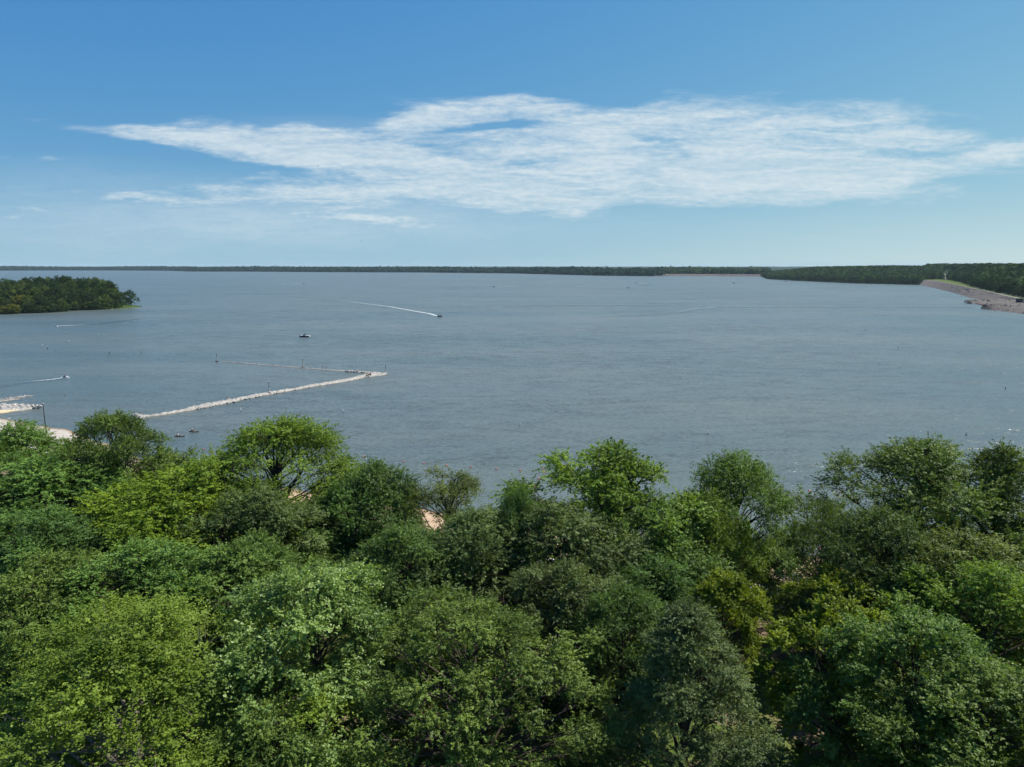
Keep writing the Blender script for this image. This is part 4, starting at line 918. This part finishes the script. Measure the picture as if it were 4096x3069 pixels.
FAR = [  # px, py, heading, kind, label, wake points
    (1216, 1134, 20, 'p', 'small white pontoon boat with a long faint wake, upper left of the lake', ((1208, 1135), (1150, 1138), (1080, 1142), (960, 1148), (820, 1153))),
    (1975, 1149, 200, 'd', 'small dark boat towing a wake to the right, below the far shore', ((1980, 1149), (2010, 1148), (2060, 1145), (2140, 1138))),
    (2513, 1153, 3, 'd', 'small dark boat with a bright wake streaming left, right of the middle', ((2508, 1153), (2480, 1152.5), (2430, 1151), (2350, 1148.5), (2200, 1143), (2060, 1139))),
    (2545, 1133, 185, 'd', 'tiny dark boat ahead of a curved wake, right of the middle', ((2550, 1133.5), (2562, 1134), (2580, 1136), (2588, 1138.5), (2575, 1141), (2545, 1143))),
    (2936, 1134, 10, 'p', 'low dark pontoon boat before the far dam', None),
    (2950, 1118, 0, 'm', 'tiny white boat close to the far dam', None),
    (2590, 1113, 0, 'y', 'tiny yellow boat below the far wooded shore', None),
    (3143, 1127, 200, 'd', 'tiny dark boat at the foot of the right headland', None),
    (1490, 1096, 90, 'm', 'tiny white boat under the far shore, left of the sailing boat pair', None),
    (1257, 1092, 0, 'm', 'tiny white boat under the far shore, left of the middle', None),
    (616, 1115, 10, 'm', 'tiny white boat right of the island', None),
    (814, 1111, 0, 'm', 'faint tiny boat between the island and the far shore', None),
    (940, 1094, 0, 'm', 'tiny white boat close under the left far shore', None)]
for (px, py, hd, kd, lab, wk) in FAR:
    if kd == 'p': pontoon(px, py, R_(hd), lab, 7.5, m_white if px < 2000 else m_dark, m_canvas)
    else: motorboat(px, py, R_(hd), lab, 6.0, 2.3, dict(m=m_white, d=m_hulld, y=m_yel)[kd], m_white if kd != 'd' else m_tan, m_canvas if kd == 'd' else None)
    if wk:
        trail('wake', wk, 3.5, 8, .85, m_foam, 'foam wake of the ' + ' '.join(lab.split()[:4]) + ' at %s of the lake' % ('left' if px < 1500 else 'middle' if px < 2000 else 'right'), 60)
        trail('wake', wk, 14, 30, .6, m_slick, 'smooth trail of the ' + ' '.join(lab.split()[:4]) + ' at %s of the lake' % ('left' if px < 1500 else 'middle' if px < 2000 else 'right'), 60, .015, .4)
e = empty('sailing_boat', G(1414, 1091, 0), R_(30), 'tiny white sail under the far shore, left of the middle', 'boat', 'boats on the lake')
hull_mesh('hull', 7, 2.3, .8, .3, m_white, e); MB().tube([(.6, 0, .7), (.6, 0, 9.5)], .08, 6).build('mast', m_alu, e)
mesh_obj('sail', [(.5, .05, 1.6), (-2.8, .5, 1.6), (.5, .05, 9.2), (.5, -.02, 1.6), (-2.8, .43, 1.6), (.5, -.02, 9.2)], [(0, 1, 2), (5, 4, 3), (0, 3, 4, 1), (1, 4, 5, 2), (2, 5, 3, 0)], m_whitec, e)
# old smooth trails on the water in the middle right
trail('wake', ((3090, 1228), (2900, 1228), (2780, 1236), (2700, 1250), (2600, 1260), (2480, 1268)), 12, 26, .95, m_slick, 'broad smooth trail curving across the right of the lake', 90, .015, .3)
trail('wake', ((3900, 1231), (3500, 1231), (3150, 1229), (2850, 1229)), 9, 14, .8, m_slick, 'long straight smooth trail towards the stone spur', 90, .015, .2)
trail('wake', ((2760, 1220), (2560, 1220), (2320, 1221), (2050, 1224)), 10, 24, .9, m_slick, 'long smooth trail across the middle of the lake', 90, .015, .2)
trail('wake', ((2700, 1247), (2560, 1258), (2380, 1270)), 8, 16, .6, m_slick, 'short smooth trail below the broad curving trail', 60, .015, .3)

# kayaks with their paddlers
def kayak(px, py, rz, mh, md, lab, plab, tilt, top, hat):
    p = G(px, py, 0); e = empty('kayak', p, rz, lab, 'kayak', 'kayaks'); n = 15; L = 3.05; v = []; f = []
    for i in range(n):
        t = -1 + 2 * i / (n - 1); b = .38 * max(1 - abs(t) ** 2.4, .02); sh = .24 + .12 * t * t; x = t * L / 2
        v += [(x, -b, sh), (x, -b * .8, .02), (x, 0, -.1 + .16 * t ** 4), (x, b * .8, .02), (x, b, sh)]
    for i in range(n - 1):
        for j in range(4): f.append((i * 5 + j, (i + 1) * 5 + j, (i + 1) * 5 + j + 1, i * 5 + j + 1))
    mesh_obj('hull', v, f, md, e, True); v = []; f = []
    for i in range(n):
        t = -1 + 2 * i / (n - 1); b = .40 * max(1 - abs(t) ** 2.4, .03); sh = .25 + .12 * t * t; x = t * L / 2; inn = -.42 < t < .40; w = b * (.72 if inn else .5); zz = sh - .2 if inn else sh + .035
        v += [(x, -b, sh), (x, -w, sh + .03), (x, -w * .95, zz), (x, w * .95, zz), (x, w, sh + .03), (x, b, sh)]
    for i in range(n - 1):
        for j in range(5): f.append((i * 6 + j, i * 6 + j + 1, (i + 1) * 6 + j + 1, (i + 1) * 6 + j))
    mesh_obj('deck', v, f, mh, e); MB().box((-.42, 0, .12), (.45, .42, .1)).box((-.66, 0, .35), (.08, .42, .5)).build('seat', m_black, e); MB().box((.95, 0, .31), (.3, .22, .05)).build('hatch', m_black, e)
    c, s_ = math.cos(rz), math.sin(rz); person('sit', (p.x - .42 * c, p.y - .42 * s_, .1), rz, top, m_black, plab, hat=hat)
    q = empty('paddle', (p.x + .04 * c, p.y + .04 * s_, .54), rz, 'double paddle held by the ' + plab[:plab.index(' in ')] + ' ' + plab.split(' on ')[1].split(' kayak')[0].replace('the ', 'on the ') + ' kayak', 'paddle', 'kayak paddles')
    q.rotation_euler = (tilt, 0, rz + .5); MB().tube([(0, -1.05, 0), (0, 1.05, 0)], .018, 6).build('shaft', m_dark, q)
    for sy in (-1, 1): mesh_obj('blade', [(-.09 + .02, sy * .95, -.012), (.09, sy * 1.0, -.012), (.085, sy * 1.38, -.012), (-.04, sy * 1.42, -.012), (-.07, sy * .95, .012), (.09, sy * 1.0, .012), (.085, sy * 1.38, .012), (-.04, sy * 1.42, .012)], [(0, 1, 2, 3), (7, 6, 5, 4), (0, 1, 5, 4), (1, 2, 6, 5), (2, 3, 7, 6), (3, 0, 4, 7)], m_dark, q)
kayak(718, 1746, R_(-3), m_kayak, m_kdark, 'tan kayak, the nearer and left one of two', 'paddler in a white shirt on the nearer left kayak', -.25, m_whitec, m_black)
kayak(775, 1728, R_(-8), m_kayak, m_kdark, 'tan and dark kayak, the farther and right one of two', 'paddler in a black shirt on the farther right kayak', .3, m_black, m_whitec)

# ------------------------------------------------------------------ marker posts, lamp post, buoys
def marker(px, py, top, label, w=.11):
    p = G(px, py, .1); h = (py - top) / PXM(p); e = empty('marker_post', (p.x, p.y, 0), 0, label, 'post', 'marker posts on the breakwater')
    MB().lathe([(.75, -.5), (.75, .45), (.6, .6)], (0, 0, 0), 10).build('footing', m_wall, e); MB().lathe([(w * 1.7, .4), (w * 1.5, h * .52)], (0, 0, 0), 8).build('lower_post', m_conc, e)
    MB().lathe([(w, h * .5), (w * .85, h)], (0, 0, 0), 8).build('upper_post', m_dark, e); MB().box((0, 0, h + .1), (.3, .3, .22)).build('cap', m_whitec, e)
marker(868, 1447, 1412, 'marker post at the outer end of the far breakwater arm')
marker(1212, 1471, 1434, 'marker post halfway along the far breakwater arm')
marker(1543, 1496, 1457, 'marker post at the point of the breakwater')
marker(1077, 1576, 1528, 'marker post on the near breakwater arm')
x, y = -138.5, 196.0; z = float(gz(x, y)); ptop = G(172, 1617, 0)
e = empty('lamp_post', (x, y, z), 0, 'tall dark lamp post behind the left trees with a gull on top', 'lamp post')
d3 = ray(172, 1617); hh = CAM_H + d3[2] / d3[1] * y - z; x = d3[0] / d3[1] * y; e.location.x = x
MB().lathe([(.16, -.3), (.13, hh * .5), (.10, hh)], (0, 0, 0), 8).build('pole', m_dark, e); MB().box((-.35, 0, hh - .05), (.8, .22, .16)).build('lamp_head', m_dark, e); MB().lathe([(.26, -.1), (.26, .25)], (0, 0, 0), 8).build('base', m_wall, e)
def gull(loc, rz, label, wings=True, s=1.0, mat=None):
    e = empty('gull' if mat is None else 'bird', loc, rz, label, 'bird', 'birds'); mm = mat or m_whitec
    MB().lathe([(.01, -.3), (.05, -.22), (.085, -.05), (.08, .08), (.05, .17), (.055, .22), (.03, .29), (.005, .33)], (0, 0, 0), 8, 'X').build('body', mm, e, True)
    for sy in (-1, 1):
        if wings: v = [(.1, sy * .05, .03), (-.1, sy * .05, .03), (.14, sy * .35, .17), (-.06, sy * .35, .17), (-.06, sy * .72, .10), (-.12, sy * .70, .10)]
        else: v = [(.12, sy * .075, .04), (-.1, sy * .08, .0), (0, sy * .095, .05), (-.15, sy * .09, .03), (-.36, sy * .03, .02), (-.36, sy * .02, .0)]
        w2 = [(a, b, c - .015) for a, b, c in v]; F = [(0, 1, 3, 2), (2, 3, 5, 4)]
        mesh_obj('wing', v + w2, F + [tuple(i + 6 for i in q[::-1]) for q in F] + [(0, 2, 8, 6), (2, 4, 10, 8), (4, 5, 11, 10), (5, 3, 9, 11), (3, 1, 7, 9)], mm if mat else m_gull, e)
    MB().box((-.36, 0, .01), (.16, .14, .015)).build('tail', mm, e); e.scale = (s,) * 3
    if not wings:
        for sy in (-.03, .03): MB().tube([(0, sy, -.06), (0, sy, -.16)], .008, 4).build('leg', m_tan, e)
m_gull = pmat('gull_grey', (.5, .51, .53), .9, .1, .05, 5)
gull((x, y, z + hh + .17), 2.8, 'white gull perched on top of the lamp post', False, 1.15)
for (px, py, rz, zz, lab, wg) in ((275, 1363, .3, 1.5, 'white gull gliding low over the water below the island', True), (395, 1337, 2.8, 2.0, 'white gull flying right of the gull below the island', True), (511, 1279, .5, 3, 'white gull flying just right of the island tip', True), (832, 1312, 1, 2, 'white gull flying far right of the island', True), (24, 1617.5, .4, .75, 'white gull standing at the back of the stone spit', False), (121, 1624, 2.6, .6, 'white gull standing at the right end of the stone spit', False), (36, 1674, 1.0, .16, 'white gull standing at the edge of the left beach', False)):
    p = G(px, py, zz); gull(p, rz, lab, wg, 1.3 if wg else 1.25)
for (px, py, dist, lab) in ((2543, 424, 62, 'dark bird high in the sky over the top edge of the cloud'), (3718, 638, 62, 'dark bird against the right tail of the cloud'), (1272, 664, 70, 'small dark bird below the left arm of the cloud'), (1446, 965, 75, 'small dark bird low in the sky over the far shore')):
    d = Vector(ray(px, py)).normalized() * dist; gull(Vector((0, 0, CAM_H)) + d, 1.2, lab, True, .22, m_dark)
def float_buoy(px, py, lab, s=1.0, rz=0.0):
    p = G(px, py, 0); e = empty('swim_float', (p.x, p.y, .05), rz, lab, 'float', 'red floats of the swimming area')
    MB().lathe([(.06, -.36), (.17, -.32), (.22, -.2), (.22, .2), (.17, .32), (.06, .36)], (0, 0, .02), 10, 'X').build('drum', m_float, e, True)
    MB().lathe([(.225, -.05), (.225, .05)], (0, 0, .02), 10, 'X').build('band', m_whitec, e, True); MB().lathe([(.03, -.42), (.03, .42)], (0, 0, .0), 6, 'X').build('rope_eye', m_dark, e); e.scale = (s,) * 3
m_float = pmat('orange_red_plastic', (.42, .05, .025), .45, .4, .1, 4)
FL = [(685, 1819), (816, 1797), (842, 1811), (1455, 1827), (1613, 1848), (1695, 1855), (1786, 1862), (1883, 1869), (1986, 1877), (2080, 1883), (2172, 1877), (2177, 1891), (2154, 1916), (2140, 1948), (3238, 1965), (3362, 1971)]
FLAB = ['red float below the left kayak, beside a thin white stick', 'red float right of the kayaks, nearest the yellow topped tree', 'red float half hidden by the yellow topped tree leaves', 'red float at the left start of the long row of floats',
        'second red float of the long row, right of the small white one', 'third red float from the left in the long row', 'red float just above the rust olive treetop', 'red float right of the rust olive treetop', 'next to last red float at the right of the long row', 'last red float of the long row, below the middle white buoy',
        'upper of two red floats close together left of the big central tree', 'lower of two red floats close together left of the big central tree', 'red float nearer the shore under the close pair', 'red float nearest the shore by the central tree', 'left of two red floats in the right gap between trees', 'right of two red floats in the right gap between trees']
for i, ((px, py), lab) in enumerate(zip(FL, FLAB)): float_buoy(px, py, lab, .85, rg.uniform(-.4, .4))
for px, py, lab in ((1464, 1836, 'small pale float just below the first float of the long row'), (3240, 1970, 'small pale float under the left float of the right gap')):
    p = G(px, py, 0); e = empty('marker_float', (p.x, p.y, .03), 0, lab, 'float', 'small pale floats'); MB().lathe([(.03, -.2), (.13, -.1), (.13, .1), (.03, .2)], (0, 0, .02), 8, 'X').build('drum', m_whitec, e, True); MB().lathe([(.132, -.04), (.132, .04)], (0, 0, .02), 8, 'X').build('band', m_float, e)
p = G(694, 1822, 0); e = empty('thin_stick', p, 0, 'thin white stick standing in the water by the kayaks', 'stick'); MB().tube([(0, 0, -.3), (.03, 0, 1.9)], .035, 6).build('rod', m_whitec, e); MB().box((0, 0, 1.95), (.16, .05, .12)).build('tip', m_whitec, e)
BU = [(2079, 1704, 12, 'white spar buoy in the middle of the water'), (2831, 1738, 14, 'white spar buoy right of the middle, above the feathery tree'), (3865, 1741, 14, 'white spar buoy above the large tree on the right'), (1373, 1650, 13, 'white spar buoy below the breakwater point'), (963, 1646, 13, 'white spar buoy below the near breakwater arm'),
      (4022, 1557, 9, 'dark spar buoy near the right edge, upper of the nearest two'), (3594, 1393, 7, 'small dark spar buoy, lowest of the line leading to the dam'), (3461, 1323, 6, 'small dark spar buoy, second of the line leading to the dam'), (3402, 1292, 5, 'small dark spar buoy, third of the line leading to the dam'), (3320, 1259, 4, 'tiny dark spar buoy, farthest left of the line to the dam'), (3341, 1237, 5, 'tiny dark spar buoy, highest of the line to the dam'),
      (168, 1385, 6, 'white spar buoy left, below the jet ski'), (190, 1396, 8, 'dark spar buoy left, beside the white one'), (438, 1417, 9, 'green spar buoy left of the breakwater'), (565, 1414, 7, 'white spar buoy between the green one and the breakwater')]
m_green = pmat('green_plastic', (.03, .12, .07), .5, .4, .1, 4)
for (px, py, hp, lab) in BU:
    p = G(px, py, 0); h = hp / PXM(p) * 1.02; r = max(.13, h * .11); e = empty('spar_buoy', p, 0, lab, 'buoy', 'spar buoys'); col = m_dark if 'dark' in lab else m_green if 'green' in lab else m_whitec
    MB().lathe([(r * 1.35, -.3), (r * 1.35, h * .22), (r, h * .26)], (0, 0, 0), 10).build('collar', m_dark, e); MB().lathe([(r, h * .25), (r, h * .86)], (0, 0, 0), 10).build('column', col, e)
    MB().lathe([(r * 1.1, h * .86), (r * 1.25, h * .9), (r * .9, h * .98), (.02, h * 1.04)], (0, 0, 0), 10).build('cap', m_whitec if col is not m_green else m_green, e)
for px, py, lab in ((906, 1592, 'dark duck on the water above the near breakwater arm'), (259, 1583, 'pale duck on the water left, above the lamp post')):
    p = G(px, py, 0); e = empty('duck', (p.x, p.y, .1), .5, lab, 'bird', 'ducks'); MB().lathe([(.02, -.34), (.12, -.2), (.17, 0), (.12, .2), (.03, .3)], (0, 0, 0), 10, 'X').build('body', m_dead, e, True); MB().tube([(.2, 0, .05), (.27, 0, .22), (.33, 0, .28)], [.06, .05, .07], 8).build('head', m_hair, e, True); MB().box((.43, 0, .26), (.1, .06, .03)).build('bill', m_tan, e)
# mast and water tower on the horizon
p = Vector(fs2.pos(2660, 500)); p = Vector(fd.pos(2686, 350)); e = empty('radio_mast', p, 0, 'thin radio mast above the wood behind the far dam', 'mast')
MB().tube([(0, 0, 0), (0, 0, 37)], [.9, .35], 4).build('lattice', m_dark, e); MB().box((0, 0, 29), (2.5, 2.5, 2.0)).build('antenna', m_whitec, e)
p = Vector(fs1.pos(318, 400)); e = empty('water_tower', p, 0, 'pale water tower on the left horizon', 'tower'); MB().lathe([(1.2, 0), (1.0, 27)], (0, 0, 0), 8).build('stem', m_whitec, e); MB().lathe([(1, 26), (6, 29), (7, 32), (5, 34.5), (1, 35.5)], (0, 0, 0), 12).build('tank', m_whitec, e)

# ------------------------------------------------------------------ things on the beach and in the park, seen through gaps
def onland(px, py):
    z = 1.2
    for _ in range(6): p = G(px, py, z); z = float(gz(p.x, p.y))
    return Vector((p.x, p.y, z))
def canopy_tent(px, py, label, mat, s=3.0):
    p = onland(px, py); e = empty('canopy_tent', p, .3, label, 'canopy', 'beach canopies'); h = s / 2
    for sx in (-1, 1):
        for sy in (-1, 1): MB().tube([(sx * h * .95, sy * h * .95, -.1), (sx * h * .95, sy * h * .95, 2.1)], .03, 6).build('leg', m_alu, e)
    v = [(-h, -h, 2.1), (h, -h, 2.1), (h, h, 2.1), (-h, h, 2.1), (0, 0, 3.0), (-h, -h, 1.85), (h, -h, 1.85), (h, h, 1.85), (-h, h, 1.85)]
    mesh_obj('roof', v, [(0, 1, 4), (1, 2, 4), (2, 3, 4), (3, 0, 4), (5, 6, 1, 0), (6, 7, 2, 1), (7, 8, 3, 2), (8, 5, 0, 3)], mat, e)
canopy_tent(1250, 2160, 'white canopy tent behind the bare lower trunk of the dark tree', m_whitec); canopy_tent(3465, 2285, 'white canopy tent on the sand behind dark branches on the right', m_whitec); canopy_tent(3385, 2300, 'pale blue canopy tent left of the white one on the right', pmat('pale_blue_cloth', (.45, .55, .68), .9, .1, .05, 5), 2.6)
def towel(px, py, rz, mat, label):
    p = onland(px, py); e = empty('beach_towel', p + Vector((0, 0, .05)), rz, label, 'towel', 'beach towels'); v = []; n = 6
    for i in range(n):
        for j in range(4): v.append((-.9 + 1.8 * i / (n - 1), -.45 + .9 * j / 3, .03 * math.sin(i * 2 + j * 3)))
    f = [(i * 4 + j, (i + 1) * 4 + j, (i + 1) * 4 + j + 1, i * 4 + j + 1) for i in range(n - 1) for j in range(3)]; mesh_obj('cloth', v, f, mat, e); MB().box((-.7, 0, .08), (.3, .6, .12), taper=.8).build('rolled_end', mat, e)
m_teal = pmat('pale_teal_cloth', (.35, .55, .52), .9, .1, .2, 6); m_pink = pmat('pink_cloth', (.72, .40, .40), .9, .1, .15, 6)
towel(3143, 2253, .5, m_teal, 'pale teal towel on the sand in the right gap'); towel(3158, 2248, .2, m_pink, 'pink towel on the sand between the teal towel and the red cooler')
def cooler(px, py, label, body, lid):
    p = onland(px, py); e = empty('cooler', p, .4, label, 'cooler', 'coolers'); MB().box((0, 0, .22), (.8, .45, .44), taper=1.06).build('box', body, e); MB().box((0, 0, .48), (.86, .5, .1), taper=.94).build('lid', lid, e); MB().tube([(-.4, -.25, .38), (0, -.34, .38), (.4, -.25, .38)], .02, 5).build('handle', m_dark, e)
cooler(3178, 2254, 'red cooler with white lid on the sand by the towels', m_redc, m_whitec); cooler(1453, 2368, 'red cooler beside the white covered picnic table', m_redc, m_whitec)
p = onland(1472, 2362); e = empty('picnic_table', p, .9, 'picnic table with white cloth behind the pale cottonwood', 'table')
MB().box((0, 0, .75), (2.1, .9, .05)).build('tabletop', m_wood, e); MB().box((0, 0, .79), (1.9, 1.0, .02)).box((0, -.5, .66), (1.9, .02, .26)).box((0, .5, .66), (1.9, .02, .26)).build('tablecloth', m_whitec, e)
for sy in (-1, 1): MB().box((0, sy * .8, .45), (2.1, .3, .05)).build('bench', m_wood, e)
for sx in (-1, 1):
    for sy in (-1, 1): MB().tube([(sx * .8, sy * .75, 0), (sx * .8, sy * .2, .74)], .05, 4).build('leg', m_wood, e)
def folding_chair(px, py, rz, mat, label):
    p = onland(px, py); e = empty('folding_chair', p, rz, label, 'chair', 'folding chairs'); MB().box((0, 0, .42), (.5, .5, .03)).build('seat', mat, e); MB().box((-.28, 0, .72), (.04, .5, .55)).build('backrest', mat, e)
    for sx in (-1, 1):
        for sy in (-1, 1): MB().tube([(sx * .25, sy * .25, 0), (-sx * .2, sy * .25, .55)], .015, 5).build('leg', m_dark, e)
folding_chair(1496, 2352, 2.2, m_bluec, 'blue folding chair behind the white covered picnic table'); folding_chair(1490, 2228, 1.1, m_bluec, 'blue folding chair in the shade of the deep green tree')
p = onland(3276, 2222); person('walk', p, 2.0, m_redc, m_navy, 'person in a red shirt at the water edge in the right gap')
p = onland(3205, 2262); person('walk', p, .5, m_whitec, m_bluec, 'person in a white shirt standing by the red cooler on the sand')
p = onland(2036, 2042); person('walk', Vector((p.x, p.y, -.25)), 2.6, m_black, m_black, 'person in dark clothes wading by the rust olive tree')
p = onland(3500, 2312); person('walk', p, 3.0, m_redc, m_black, 'person in red on the sand in front of the right white canopy')

# ------------------------------------------------------------------ haze over the lake
m, t, o = newmat('haze'); pv = t.add('ShaderNodeVolumePrincipled'); pv.inputs['Color'].default_value = (.66, .86, 1.0, 1); pv.inputs['Density'].default_value = 2.6e-5; pv.inputs['Anisotropy'].default_value = 0.0
t.link(pv.outputs[0], o.inputs['Volume'])
hz = mesh_obj('haze', [(x, y, z) for z in (-4, 78) for x, y in ((-18000, -900), (18000, -900), (18000, 18000), (-18000, 18000))], [(3, 2, 1, 0), (4, 5, 6, 7), (0, 1, 5, 4), (1, 2, 6, 5), (2, 3, 7, 6), (3, 0, 4, 7)], m)
tag(hz, 'thin summer haze over the lake', kind='stuff'); hz.display_type = 'WIRE'
